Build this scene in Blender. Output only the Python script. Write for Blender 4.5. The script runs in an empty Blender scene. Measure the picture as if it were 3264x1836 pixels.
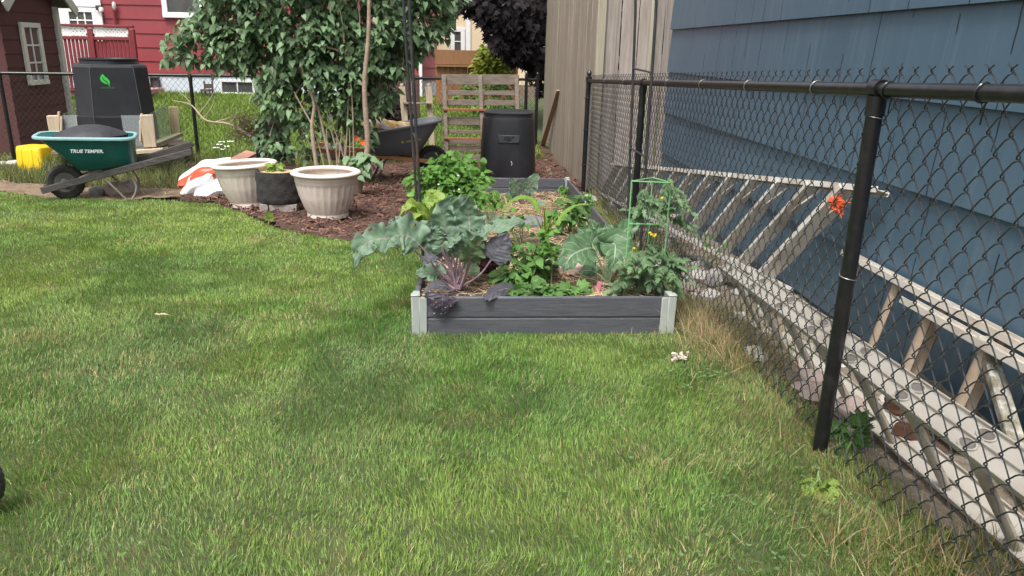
import bpy, math, random
import numpy as np
from mathutils import Vector as V, Matrix
random.seed(11); RNG = np.random.default_rng(5)
SC = bpy.context.scene; COL = SC.collection
R = math.radians

# ------------------------------------------------------------------ camera
F_PX, PITCH, ROLL, YAW, CAM_H = 2400.0, 17.6, 1.3, 4.1, 1.2056
p_, r_, y_ = R(PITCH), R(ROLL), R(YAW)
FW = V((math.sin(y_)*math.cos(p_), math.cos(y_)*math.cos(p_), -math.sin(p_)))
rt0 = V((math.cos(y_), -math.sin(y_), 0)); up0 = rt0.cross(FW)
RT = rt0*math.cos(r_) + up0*math.sin(r_); UP = -rt0*math.sin(r_) + up0*math.cos(r_)
CAM = V((0, 0, CAM_H))
cam = bpy.data.cameras.new('camera'); cam.sensor_width = 36; cam.lens = F_PX/3264*36
cam.clip_start = 0.05; cam.clip_end = 1000
co = bpy.data.objects.new('camera', cam); COL.objects.link(co)
m = Matrix((RT, UP, -FW)).transposed().to_4x4(); m.translation = CAM
co.matrix_world = m; SC.camera = co

# ------------------------------------------------------------------ light
SUN_EL, SUN_AZ = 64, 205          # degrees; azimuth clockwise from +Y
w = bpy.data.worlds.new('World'); SC.world = w; w.use_nodes = True
nt = w.node_tree; bg = nt.nodes['Background']
sky = nt.nodes.new('ShaderNodeTexSky'); sky.sky_type = 'NISHITA'; sky.sun_disc = False
sky.sun_elevation = R(SUN_EL); sky.sun_rotation = R(SUN_AZ)
sky.air_density = 1.0; sky.dust_density = 6.0; sky.ozone_density = 1.0
hs = nt.nodes.new('ShaderNodeHueSaturation'); hs.inputs['Saturation'].default_value = 0.22   # bright cloud cover
nt.links.new(sky.outputs[0], hs.inputs['Color']); nt.links.new(hs.outputs[0], bg.inputs[0])
bg.inputs[1].default_value = 0.15
sl = bpy.data.lights.new('sun', 'SUN'); sl.energy = 1.7; sl.angle = R(12); sl.color = (1, .965, .91)
so = bpy.data.objects.new('sun', sl); COL.objects.link(so)
sd = V((math.sin(R(SUN_AZ))*math.cos(R(SUN_EL)), math.cos(R(SUN_AZ))*math.cos(R(SUN_EL)), math.sin(R(SUN_EL))))
so.rotation_euler = sd.to_track_quat('Z', 'Y').to_euler()
SC.view_settings.view_transform = 'Standard'; SC.view_settings.look = 'None'
SC.view_settings.exposure = 0.82; SC.view_settings.gamma = 1
SC.cycles.use_denoising = True; SC.cycles.denoising_input_passes = 'RGB_ALBEDO_NORMAL'; SC.cycles.denoising_prefilter = 'NONE'; SC.cycles.max_bounces = 6; SC.cycles.diffuse_bounces = 3; SC.cycles.glossy_bounces = 3
SC.cycles.transmission_bounces = 4; SC.cycles.transparent_max_bounces = 8

# ------------------------------------------------------------------ pixel -> world helpers (photo pixels, 3264 x 1836)
def ray(px, py): return FW + RT*((px-1632)/F_PX) - UP*((py-918)/F_PX)
def hy(px, py, Y): d = ray(px, py); return CAM + d*(Y/d.y)
def hx(px, py, X): d = ray(px, py); return CAM + d*(X/d.x)
def sm(t): t = min(1, max(0, t)); return t*t*(3-2*t)
def gz(x, y):
    z = -.036*min(y, 11.5)
    z -= .13*sm((y-8.6)/2.4)*sm((-x+.5)/2)*(1 if y < 11.5 else max(0, 1-(y-11.5)/7.5))
    if y > 11.5: z += min(1, (y-11.5)/7.5)*.45
    return z
def G(px, py, dz=0.0):
    d = ray(px, py); t = 2.0
    for _ in range(40):
        p = CAM + d*t; t += (p.z - gz(p.x, p.y) - dz)/(-d.z)*.9
    return CAM + d*t
def fx(y): return 1.163 + .0253*y       # line of the chain link fence on the right

# ------------------------------------------------------------------ materials
def nodes(name):
    m = bpy.data.materials.new(name); m.use_nodes = True
    n = m.node_tree; return m, n, n.nodes['Principled BSDF'], n.nodes['Material Output']
def mat(name, c1, c2=None, scale=6, rough=.6, bump=0, bscale=None, stretch=(1,1,1), metal=0, spec=.5, isl=0, trans=0, detail=6,
        dirt=None, dscale=1.5, damt=.5, contrast=.2, coat=0, huevar=0):
    m, n, pb, out = nodes(name); L = n.links.new
    tc = n.nodes.new('ShaderNodeTexCoord'); mp = n.nodes.new('ShaderNodeMapping'); mp.inputs['Scale'].default_value = stretch
    L(tc.outputs['Object'], mp.inputs[0])
    def noise(s, d=detail):
        t = n.nodes.new('ShaderNodeTexNoise'); t.inputs['Scale'].default_value = s; t.inputs['Detail'].default_value = d
        t.inputs['Roughness'].default_value = .6; L(mp.outputs[0], t.inputs['Vector']); return t.outputs['Fac']
    def ramp(fac, a, b):
        r = n.nodes.new('ShaderNodeMapRange'); r.inputs[1].default_value = a; r.inputs[2].default_value = b; L(fac, r.inputs[0]); return r.outputs[0]
    def mix(fac, a, b):
        x = n.nodes.new('ShaderNodeMix'); x.data_type = 'RGBA'
        for v, i in ((fac, 0), (a, 6), (b, 7)):
            if isinstance(v, (tuple, list)): x.inputs[i].default_value = (*v[:3], 1)
            elif isinstance(v, (int, float)): x.inputs[i].default_value = v
            else: L(v, x.inputs[i])
        return x.outputs[2]
    col = (*c1, 1)
    if c2 is not None: col = mix(ramp(noise(scale), .5-contrast, .5+contrast), c1, c2)
    if dirt is not None: col = mix(ramp(noise(dscale), .5, .5+damt), col, dirt)
    if isl:
        g = n.nodes.new('ShaderNodeNewGeometry'); h = n.nodes.new('ShaderNodeHueSaturation')
        L(ramp_out(n, g.outputs['Random Per Island'], 1-isl, 1+isl), h.inputs['Value'])
        if huevar:
            wn = n.nodes.new('ShaderNodeTexWhiteNoise'); wn.noise_dimensions = '1D'; L(g.outputs['Random Per Island'], wn.inputs['W'])
            L(ramp_out(n, wn.outputs['Value'], .5-huevar, .5+huevar), h.inputs['Hue'])
        if isinstance(col, tuple): h.inputs['Color'].default_value = col
        else: L(col, h.inputs['Color'])
        col = h.outputs[0]
    if isinstance(col, tuple): pb.inputs['Base Color'].default_value = col
    else: L(col, pb.inputs['Base Color'])
    pb.inputs['Roughness'].default_value = rough; pb.inputs['Metallic'].default_value = metal
    pb.inputs['Specular IOR Level'].default_value = spec; pb.inputs['Coat Weight'].default_value = coat
    if bump:
        b = n.nodes.new('ShaderNodeBump'); b.inputs['Strength'].default_value = min(1, bump); b.inputs['Distance'].default_value = .01*max(1, bump)
        L(noise(bscale or scale*3), b.inputs['Height']); L(b.outputs[0], pb.inputs['Normal'])
    if trans:
        tr = n.nodes.new('ShaderNodeBsdfTranslucent'); ms = n.nodes.new('ShaderNodeMixShader'); ms.inputs[0].default_value = trans
        if isinstance(col, tuple): tr.inputs[0].default_value = col
        else: L(col, tr.inputs[0])
        L(pb.outputs[0], ms.inputs[1]); L(tr.outputs[0], ms.inputs[2]); L(ms.outputs[0], out.inputs[0])
    return m
def ramp_out(n, fac, a, b):
    r = n.nodes.new('ShaderNodeMapRange'); r.inputs[3].default_value = a; r.inputs[4].default_value = b
    n.links.new(fac, r.inputs[0]); return r.outputs[0]

# ------------------------------------------------------------------ mesh builder
class MB:
    def __init__(s): s.v = []; s.f = []; s.uv = []
    def add(s, vs, fs, uv=None):
        o = len(s.v); s.v.extend([tuple(x) for x in vs]); s.f.extend([tuple(i+o for i in f) for f in fs])
        s.uv.extend(uv if uv else [(0, 0)]*len(vs)); return s
    def box(s, c, size, rot=None, b=0.0):
        hx_, hy_, hz_ = (q/2 for q in size); rot = rot or Matrix.Identity(3); c = V(c)
        if b <= 0:
            P = [V((i*hx_, j*hy_, k*hz_)) for i in (-1, 1) for j in (-1, 1) for k in (-1, 1)]
            Fs = [(0,1,3,2),(4,6,7,5),(0,4,5,1),(2,3,7,6),(0,2,6,4),(1,5,7,3)]
        else:
            b = min(b, hx_*.9, hy_*.9, hz_*.9); P = []; idx = {}
            for i in (-1, 1):
                for j in (-1, 1):
                    for k in (-1, 1):
                        for ax, q in ((0, (i*hx_, j*(hy_-b), k*(hz_-b))), (1, (i*(hx_-b), j*hy_, k*(hz_-b))), (2, (i*(hx_-b), j*(hy_-b), k*hz_))):
                            idx[(i, j, k, ax)] = len(P); P.append(V(q))
            Fs = []
            for q in (-1, 1):
                a = [idx[(q, j, k, 0)] for j, k in ((-1,-1),(1,-1),(1,1),(-1,1))]; Fs.append(a if q > 0 else a[::-1])
                a = [idx[(i, q, k, 1)] for i, k in ((-1,-1),(-1,1),(1,1),(1,-1))]; Fs.append(a if q > 0 else a[::-1])
                a = [idx[(i, j, q, 2)] for i, j in ((-1,-1),(1,-1),(1,1),(-1,1))]; Fs.append(a if q > 0 else a[::-1])
            for i in (-1, 1):
                for j in (-1, 1):
                    Fs.append([idx[(i,j,-1,0)], idx[(i,j,1,0)], idx[(i,j,1,1)], idx[(i,j,-1,1)]][::-i*j])
                    Fs.append([idx[(i,-1,j,0)], idx[(i,1,j,0)], idx[(i,1,j,2)], idx[(i,-1,j,2)]][::i*j])
                    Fs.append([idx[(-1,i,j,1)], idx[(1,i,j,1)], idx[(1,i,j,2)], idx[(-1,i,j,2)]][::-i*j])
                    for k in (-1, 1): Fs.append([idx[(i,j,k,0)], idx[(i,j,k,1)], idx[(i,j,k,2)]][::i*j*k])
        return s.add([c + rot @ q for q in P], Fs)
    def bar(s, p0, p1, wd, ht, up=(0, 0, 1), b=0.0):
        p0, p1 = V(p0), V(p1); d = p1-p0; L_ = d.length; d.normalize(); u = V(up)
        sd_ = d.cross(u)
        if sd_.length < 1e-4: sd_ = d.cross(V((1, 0, 0)))
        sd_.normalize(); u = sd_.cross(d)
        return s.box((p0+p1)/2, (L_, wd, ht), Matrix((d, sd_*-1, u)).transposed(), b)
    def tube(s, pts, r, n=8, ref=None, cap=True):
        pts = [V(p) for p in pts]; N = len(pts); rs = r if isinstance(r, (list, tuple)) else [r]*N
        T = [((pts[min(i+1, N-1)] - pts[max(i-1, 0)]).normalized()) for i in range(N)]
        a = V(ref) if ref is not None else (V((0, 0, 1)) if abs(T[0].z) < .9 else V((1, 0, 0)))
        vs = []
        for i in range(N):
            a2 = a - T[i]*a.dot(T[i])
            if a2.length < 1e-5: a2 = T[i].orthogonal()
            a2.normalize(); b = T[i].cross(a2)
            if ref is None: a = a2
            for k in range(n):
                t = 2*math.pi*k/n; vs.append(pts[i] + (a2*math.cos(t) + b*math.sin(t))*rs[i])
        fs = [(i*n+k, i*n+(k+1) % n, (i+1)*n+(k+1) % n, (i+1)*n+k) for i in range(N-1) for k in range(n)]
        if cap: fs += [tuple(range(n))[::-1], tuple((N-1)*n+k for k in range(n))]
        return s.add(vs, fs)
    def loft(s, rings, cap0=True, cap1=True):
        n = len(rings[0]); vs = [p for q in rings for p in q]
        fs = [(i*n+k, i*n+(k+1) % n, (i+1)*n+(k+1) % n, (i+1)*n+k) for i in range(len(rings)-1) for k in range(n)]
        if cap0: fs.append(tuple(range(n))[::-1])
        if cap1: fs.append(tuple((len(rings)-1)*n+k for k in range(n)))
        return s.add(vs, fs)
    def lathe(s, c, prof, n=40, fn=None, cap0=True, cap1=False, sq=0):
        c = V(c); rings = []
        for r, z in prof:
            q = []
            for k in range(n):
                t = 2*math.pi*k/n; rr = r
                if sq: rr = r*(abs(math.cos(t))**sq + abs(math.sin(t))**sq)**(-1/sq)
                if fn: rr = fn(rr, z, t)
                q.append(c + V((rr*math.cos(t), rr*math.sin(t), z)))
            rings.append(q)
        return s.loft(rings, cap0, cap1)
    def leaf(s, p, d, n, L_, W_, kind='ovate', fold=.15, droop=.3, twist=0):
        p = V(p); d = V(d).normalized(); n = V(n); sd_ = d.cross(n)
        if sd_.length < 1e-3: sd_ = d.orthogonal()
        sd_.normalize(); n = sd_.cross(d)
        mt, et, ws = LEAF[kind]
        vs = []; uv = []
        for t, e, w_ in zip(mt, et, ws):
            q = p + d*(L_*t) - V((0, 0, 1))*(droop*L_*t*t); e_ = p + d*(L_*e) - V((0, 0, 1))*(droop*L_*e*e)
            w2 = w_*W_
            vs += [q, e_ - sd_*w2 + n*(fold*w2), e_ + sd_*w2 + n*(fold*w2)]; uv += [(0, t), (-1, t), (1, t)]
        fs = []
        for i in range(len(mt)-1):
            a = i*3; fs += [(a, a+3, a+4, a+1), (a, a+2, a+5, a+3)]
        return s.add(vs, fs, uv)
    def blob(s, c, size, seed=0, amp=.18, nu=14, nv=9, sq=2.6, rot=0):
        c = V(c); rng = random.Random(seed); ph = [rng.uniform(0, 6.28) for _ in range(6)]; rings = []
        for j in range(1, nv):
            b = math.pi*j/nv - math.pi/2; q = []
            for k in range(nu):
                t = 2*math.pi*k/nu
                f = lambda x, e: math.copysign(abs(x)**e, x)
                e = 2/sq; x, y, z = f(math.cos(b), e)*f(math.cos(t), e), f(math.cos(b), e)*f(math.sin(t), e), f(math.sin(b), e)
                w_ = 1 + amp*(math.sin(2.1*x*2+ph[0]) + math.sin(2.7*y*2+ph[1]) + math.sin(2.3*z*2+ph[2]) + .5*math.sin(5*x+ph[3]+3*y))/2.5
                x, y, z = x*size[0]*w_/2, y*size[1]*w_/2, z*size[2]*w_/2
                q.append(c + V((x*math.cos(rot)-y*math.sin(rot), x*math.sin(rot)+y*math.cos(rot), z)))
            rings.append(q)
        return s.loft(rings)
    def build(s, name, mt, parent=None, smooth=True, angle=38):
        me = bpy.data.meshes.new(name); org = ORG.get(parent.name, V((0, 0, 0))) if parent else V((0, 0, 0))
        if parent is None and s.v:
            a = np.array(s.v); lo, hi = a.min(0), a.max(0); org = V(((lo[0]+hi[0])/2, (lo[1]+hi[1])/2, lo[2]))
        me.from_pydata([(x-org.x, y-org.y, z-org.z) for x, y, z in s.v], [], s.f)
        if any(u != (0, 0) for u in s.uv[:40]) or any(u != (0, 0) for u in s.uv[-9:]):
            ul = me.uv_layers.new(name='UVMap'); vi = np.empty(len(me.loops), dtype=np.int32); me.loops.foreach_get('vertex_index', vi)
            ul.data.foreach_set('uv', np.array(s.uv, dtype=np.float32)[vi].ravel())
        me.materials.append(mt)
        if smooth:
            me.polygons.foreach_set('use_smooth', [True]*len(me.polygons)); me.set_sharp_from_angle(angle=R(angle))
        me.update()
        o = bpy.data.objects.new(name, me); COL.objects.link(o)
        if parent: o.parent = parent
        else: o.location = org
        ORG[o.name] = org; return o
ORG = {}
LEAF = {
    'heart': ((0, .2, .5, .8, 1), (-.13, .12, .45, .77, 1), (.3, .52, .44, .17, 0)),
    'ovate': ((0, .2, .5, .8, 1), (0, .18, .48, .78, 1), (.05, .42, .5, .24, 0)),
    'round': ((0, .2, .5, .85, 1), (0, .15, .5, .85, 1), (.15, .5, .55, .38, .05)),
    'lance': ((0, .25, .5, .75, 1), (0, .25, .5, .75, 1), (.1, .45, .5, .3, 0)),
    'lobed': ((0, .18, .3, .45, .55, .75, .85, 1), (0, .22, .3, .52, .56, .82, .84, 1), (.08, .5, .28, .5, .26, .34, .18, 0)),
    'maple': ((0, .15, .35, .5, .7, 1), (-.1, .3, .32, .72, .6, 1), (.3, .62, .3, .48, .16, 0)),
}
def put(o, label=None, cat=None, group=None, kind=None):
    for k, v in (('label', label), ('category', cat), ('group', group), ('kind', kind)):
        if v: o[k] = v
    return o
def thing(name, label, cat, loc, group=None):
    o = bpy.data.objects.new(name, None); o.empty_display_size = .1; COL.objects.link(o); o.location = loc; ORG[o.name] = V(loc)
    return put(o, label, cat, group)
def copy_tree(o, parent=None):
    c = o.copy(); COL.objects.link(c); ORG[c.name] = ORG.get(o.name, V((0, 0, 0)))
    if parent: c.parent = parent
    for ch in o.children: copy_tree(ch, c)
    return c
def text_mesh(body, size, ext=.001, shear=0.0, bold=0.0):
    cu = bpy.data.curves.new('lettering', 'FONT'); cu.body = body; cu.size = size; cu.extrude = ext; cu.shear = shear; cu.offset = bold
    cu.align_x = 'CENTER'; cu.align_y = 'CENTER'; cu.resolution_u = 3
    t = bpy.data.objects.new('lettering', cu); COL.objects.link(t)
    me = bpy.data.meshes.new_from_object(t); bpy.data.objects.remove(t); bpy.data.curves.remove(cu); return me
def text_on(body, size, at, xdir, ydir, mt, parent, name='lettering', shear=0.0, bold=0.0):
    me = text_mesh(body, size, .001, shear, bold); x = V(xdir).normalized(); n = x.cross(V(ydir)).normalized(); y = n.cross(x)
    mw = Matrix((x, y, n)).transposed().to_4x4(); mw.translation = V(at) - ORG[parent.name]
    me.transform(mw); me.materials.append(mt); o = bpy.data.objects.new(name, me); COL.objects.link(o); o.parent = parent; ORG[o.name] = ORG[parent.name]
    return o
def spline(pts, n):
    pts = [V(p) for p in pts]; P = [pts[0]*2-pts[1]] + pts + [pts[-1]*2-pts[-2]]; out = []
    for k in range(n):
        t = k/(n-1)*(len(pts)-1); i = min(int(t), len(pts)-2); u = t-i; a, b, c, d = P[i:i+4]
        out.append(.5*((2*b) + (c-a)*u + (2*a-5*b+4*c-d)*u*u + (3*b-a-3*c+d)*u**3))
    return out
def inpoly(x, y, poly):
    x = np.asarray(x); y = np.asarray(y); r = np.zeros(x.shape, bool); n = len(poly)
    for i in range(n):
        x1, y1 = poly[i]; x2, y2 = poly[(i+1) % n]
        if y1 == y2: continue
        r ^= ((y1 > y) != (y2 > y)) & (x < (x2-x1)*(y-y1)/(y2-y1) + x1)
    return r
def vn(x, y, s, seed):
    g = np.random.default_rng(seed).random((64, 64)); X = x*s+1000; Y = y*s+1000
    xi = np.floor(X).astype(int); yi = np.floor(Y).astype(int); u = X-xi; v = Y-yi; u = u*u*(3-2*u); v = v*v*(3-2*v)
    q = lambda a, b: g[a % 64, b % 64]
    return (q(xi, yi)*(1-u)+q(xi+1, yi)*u)*(1-v) + (q(xi, yi+1)*(1-u)+q(xi+1, yi+1)*u)*v
def gza(x, y):
    ss = lambda t: np.clip(t, 0, 1)**2*(3-2*np.clip(t, 0, 1))
    z = -.036*np.minimum(y, 11.5) - .13*ss((y-8.6)/2.4)*ss((-x+.5)/2)*np.where(y < 11.5, 1, np.clip(1-(y-11.5)/7.5, 0, 1))
    return z + np.where(y > 11.5, np.minimum(1, (y-11.5)/7.5)*.45, 0)

# ------------------------------------------------------------------ palette
m_soil   = mat('soil', (.055,.036,.024), (.1,.07,.045), 14, .95, 1.2, 40)
m_thatch = mat('turf_base', (.03,.055,.012), (.07,.085,.03), 9, .95, 1, 60, dirt=(.13,.1,.05), dscale=5, damt=.35)
m_dirt   = mat('dirt', (.15,.1,.065), (.24,.17,.115), 8, .95, 1.5, 35, dirt=(.09,.055,.035), dscale=3, damt=.3)
m_mulch  = mat('mulch', (.05,.024,.017), (.1,.05,.034), 20, .95, 2, 50)
m_chip   = mat('bark_chip', (.085,.037,.025), (.16,.08,.055), 4, .85, isl=.75, huevar=.012)
m_gravel = mat('rubble_soil', (.15,.12,.085), (.27,.22,.165), 12, .95, 2, 45, dirt=(.06,.06,.035), dscale=4)
m_straw  = mat('straw', (.42,.29,.16), (.58,.43,.26), 6, .75, isl=.5, trans=.15)
m_black  = mat('black_coated_steel', (.008,.008,.009), (.013,.013,.014), 30, .3, spec=.5, dirt=(.035,.032,.03), dscale=22, damt=.4)
m_wire   = mat('black_vinyl_wire', (.026,.029,.033), rough=.25, spec=.7)
m_tie    = mat('aluminium_tie', (.3,.29,.29), rough=.4, metal=.6)
m_gwood  = mat('weathered_grey_boards', (.2,.167,.128), (.385,.325,.26), 5, .85, .7, 9, (9, 9, .5), isl=.1, dirt=(.17,.15,.1), dscale=.8, damt=.35)
m_gwood2 = mat('pale_grey_boards', (.29,.25,.22), (.46,.41,.37), 5, .85, .5, 9, (9, 9, .5), isl=.14, dirt=(.2,.16,.14), dscale=1.3, damt=.25)
m_palw   = mat('pallet_wood', (.13,.105,.083), (.25,.205,.165), 6, .85, .5, 12, (1.2, 6, 6), isl=.2)
m_board  = mat('raw_lumber', (.3,.19,.12), (.42,.29,.2), 6, .75, .3, 12, (6, 6, .8))
m_postw  = mat('old_pine', (.4,.32,.22), (.52,.43,.32), 6, .8, .4, 12, (8, 8, 1), dirt=(.2,.15,.09), dscale=2.5, isl=.1)
m_white  = mat('white_paint', (.8,.8,.8), (.72,.72,.7), 8, .45)
m_glass  = mat('window_glass', (.05,.055,.06), (.1,.1,.09), 2.5, .06, spec=.9)
m_found  = mat('painted_foundation', (.55,.62,.7), (.66,.72,.78), 3, .8, .5, 40)
m_redr   = mat('red_rail_paint', (.16,.02,.026), (.21,.03,.038), 4, .5)
m_fbrown = mat('brown_stained_fence', (.2,.095,.04), (.28,.14,.062), 5, .8, stretch=(6, 6, .6), isl=.15)
m_trim   = mat('grey_trim', (.42,.42,.38), (.5,.5,.46), 5, .7)

def siding_mat(name, c1, c2, streak, axis, course, z0, crack=3.4, rough=.42, cw=.012):
    m, n, pb, out = nodes(name); L = n.links.new; N = n.nodes.new
    tc = N('ShaderNodeNewGeometry'); sx = N('ShaderNodeSeparateXYZ'); L(tc.outputs['Position'], sx.inputs[0])
    def mth(op, a, b=None):
        q = N('ShaderNodeMath'); q.operation = op
        for i, v in enumerate((a, b)):
            if v is None: continue
            if isinstance(v, (int, float)): q.inputs[i].default_value = v
            else: L(v, q.inputs[i])
        return q.outputs[0]
    row = mth('FLOOR', mth('DIVIDE', mth('SUBTRACT', sx.outputs[2], z0), course))
    al = mth('ADD', sx.outputs[axis], mth('MULTIPLY', row, 7.31))
    wob = N('ShaderNodeTexNoise'); wob.inputs['Scale'].default_value = 5; L(tc.outputs['Position'], wob.inputs[0])
    al2 = mth('ADD', al, mth('MULTIPLY', wob.outputs['Fac'], .03))
    vo = N('ShaderNodeTexVoronoi'); vo.voronoi_dimensions = '1D'; vo.feature = 'DISTANCE_TO_EDGE'; vo.inputs['Scale'].default_value = crack
    L(al2, vo.inputs['W'])
    br = N('ShaderNodeTexNoise'); br.inputs['Scale'].default_value = 3.2; L(tc.outputs['Position'], br.inputs[0])
    line = mth('MULTIPLY', mth('LESS_THAN', vo.outputs['Distance'], cw), mth('GREATER_THAN', br.outputs['Fac'], .47))
    cb = N('ShaderNodeCombineXYZ'); L(mth('MULTIPLY', al, 22), cb.inputs[0]); L(mth('MULTIPLY', sx.outputs[2], 1.1), cb.inputs[1]); L(row, cb.inputs[2])
    st = N('ShaderNodeTexNoise'); st.inputs['Scale'].default_value = 1; st.inputs['Detail'].default_value = 5; L(cb.outputs[0], st.inputs[0])
    big = N('ShaderNodeTexNoise'); big.inputs['Scale'].default_value = 1.3; L(tc.outputs['Position'], big.inputs[0])
    def mix(f, a, b):
        x = N('ShaderNodeMix'); x.data_type = 'RGBA'; L(f, x.inputs[0])
        for v, i in ((a, 6), (b, 7)):
            if isinstance(v, tuple): x.inputs[i].default_value = (*v, 1)
            else: L(v, x.inputs[i])
        return x.outputs[2]
    c = mix(ramp2(n, big.outputs['Fac'], .3, .7), c1, c2)
    c = mix(mth('MULTIPLY', ramp2(n, st.outputs['Fac'], .52, .75), .45), c, streak)
    c = mix(line, c, tuple(q*.22 for q in c1))
    L(c, pb.inputs['Base Color']); pb.inputs['Roughness'].default_value = rough; pb.inputs['Specular IOR Level'].default_value = .5
    bp = N('ShaderNodeBump'); bp.inputs['Strength'].default_value = .5; bp.inputs['Distance'].default_value = .004
    L(mth('SUBTRACT', st.outputs['Fac'], line), bp.inputs['Height']); L(bp.outputs[0], pb.inputs['Normal'])
    return m
def ramp2(n, fac, a, b):
    r = n.nodes.new('ShaderNodeMapRange'); r.inputs[1].default_value = a; r.inputs[2].default_value = b
    n.links.new(fac, r.inputs[0]); return r.outputs[0]

# ------------------------------------------------------------------ ground
def npmesh(name, v, f, mt, smooth=True, cols=None):
    """quads / tris from numpy arrays (f: list of index arrays with equal width)"""
    me = bpy.data.meshes.new(name); me.vertices.add(len(v)); me.vertices.foreach_set('co', np.asarray(v, np.float32).ravel())
    idx = np.concatenate([q.ravel() for q in f]).astype(np.int32); tot = np.concatenate([np.full(len(q), q.shape[1], np.int32) for q in f])
    me.loops.add(len(idx)); me.loops.foreach_set('vertex_index', idx); me.polygons.add(len(tot))
    st = np.concatenate([[0], np.cumsum(tot)[:-1]]).astype(np.int32); me.polygons.foreach_set('loop_start', st)
    if smooth: me.polygons.foreach_set('use_smooth', np.ones(len(tot), bool))
    if cols is not None:
        a = me.attributes.new('Col', 'FLOAT_COLOR', 'POINT'); c4 = np.ones((len(v), 4), np.float32); c4[:, :3] = cols; a.data.foreach_set('color', c4.ravel())
    me.update(calc_edges=True); me.validate(); me.materials.append(mt)
    o = bpy.data.objects.new(name, me); COL.objects.link(o); ORG[o.name] = V((0, 0, 0)); return o
def grid(name, xs, ys, mt, dz=0.0, keep=None, wob=0.0):
    X, Y = np.meshgrid(xs, ys); Z = gza(X, Y) + dz
    if wob: Z = Z + (vn(X, Y, 4, 3)-.5)*wob + (vn(X, Y, 13, 4)-.5)*wob*.6
    v = np.stack([X.ravel(), Y.ravel(), Z.ravel()], 1); ny, nx = X.shape
    i = np.arange(ny*nx).reshape(ny, nx); q = np.stack([i[:-1, :-1], i[:-1, 1:], i[1:, 1:], i[1:, :-1]], -1).reshape(-1, 4)
    if keep is not None:
        c = v[q].mean(1); q = q[keep(c[:, 0], c[:, 1])]
        u, inv = np.unique(q, return_inverse=True); v = v[u]; q = inv.reshape(-1, 4)
    o = npmesh(name, v, [q], mt); o['kind'] = 'structure'; return o
far = [-300, -150, -80, -40, -20]
grid('ground', np.array(far+list(np.arange(-14, 8.1, .5))+[14, 25, 50, 100, 300]), np.array([-200, -100, -50, -20, -8]+list(np.arange(-4, 26, .4))+[30, 40, 80, 160, 400]), m_soil, -.012)
LAWN = [(-9, -2), (fx(0)+.16, -2), (fx(0)+.16, 0), (fx(3.3)+.14, 3.3), (fx(5)+.04, 5.0), (fx(8)+.02, 8.2), (1.2, 8.2), (-.02, 7.9), (-.28, 5.3), (-.70, 5.46), (-1.1, 5.72), (-1.484, 6.04), (-1.95, 6.75),
        (-2.32, 7.24), (-2.8, 7.4), (-3.36, 7.38), (-4.0, 7.5), (-4.65, 7.85), (-6, 8.5), (-9, 9.2)]
MULCH = [(-2.75, 7.55), (-2.8, 7.4), (-2.32, 7.24), (-1.95, 6.75), (-1.484, 6.04), (-1.1, 5.72), (-.70, 5.46), (-.28, 5.3), (-.02, 7.95), (1.5, 8.3), (1.44, 12.6), (-1.5, 12.3), (-1.7, 10.2), (-2.6, 9.2), (-2.9, 8.2)]
PATH = [(-2.75, 7.55), (-2.8, 7.4), (-3.36, 7.38), (-4.0, 7.5), (-4.65, 7.85), (-6, 8.5), (-9, 9.2), (-9, 9.9), (-6, 9.0), (-4.8, 8.5), (-3.6, 8.05), (-2.9, 8.25)]
c6 = lambda a, b: np.arange(a, b, .06)
grid('lawn', c6(-9, 1.5), c6(-2, 9.3), m_thatch, .0, lambda x, y: inpoly(x, y, LAWN))
grid('mulch_bed', c6(-3, 1.5), c6(5, 12.7), m_mulch, .012, lambda x, y: inpoly(x, y, MULCH), .05)
grid('dirt_path', c6(-9, -2.7), c6(7.3, 10), m_dirt, .01, lambda x, y: inpoly(x, y, PATH), .045)
grid('rough_bank', np.arange(-9, -1.4, .1), np.arange(8, 12, .1), mat('bank_soil', (.06,.065,.025), (.13,.11,.06), 6, .95, 1.5, 30), .004, lambda x, y: ~inpoly(x, y, PATH) & ~inpoly(x, y, MULCH) & ~inpoly(x, y, LAWN), .09)
grid('neighbour_lawn', np.arange(-16, 8, .25), np.arange(12, 19.3, .25), m_thatch, .006)
grid('rubble_strip', c6(1.12, 2.05), c6(-1.5, 8.4), m_gravel, .01, lambda x, y: x > fx(y)+.04, .06)

# ------------------------------------------------------------------ blue house on the right
HX = 1.95; Z0, CO = .656, .377
m_blue = siding_mat('blue_shake_siding', (.056,.104,.15), (.074,.128,.175), (.115,.172,.218), 1, CO, Z0, 3.0, .42, .012)
house = thing('blue_house', 'slate blue house wall of wide shake siding behind the chain link fence', 'house', (HX, 3, -.2))
mb = MB()
for k in range(-3, 10):
    za, zb = Z0 + CO*k, Z0 + CO*(k+1) - .0005
    # one wide course: bottom edge stands 20 mm proud of the course below
    P = [(x, y, z) for y in (-2.0, 7.32) for x, z in ((HX, za), (HX+.022, zb+.01), (HX+.12, zb+.01), (HX+.12, za))]
    mb.add(P, [(0,1,2,3), (4,7,6,5), (0,4,5,1), (1,5,6,2), (2,6,7,3), (3,7,4,0)])
mb.build('wall', m_blue, house, False)
MB().box((3.6, 2.66, 1.9), (3.0, 9.3, 4.6)).build('wall_core', mat('house_core', (.08,.13,.16), (.1,.15,.18), 2), house, False)
MB().box((HX+.09, 2.66, -.56), (.1, 9.3, .37)).build('foundation', mat('concrete', (.3,.29,.27), (.4,.39,.37), 6, .9, .6), house, False)

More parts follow.
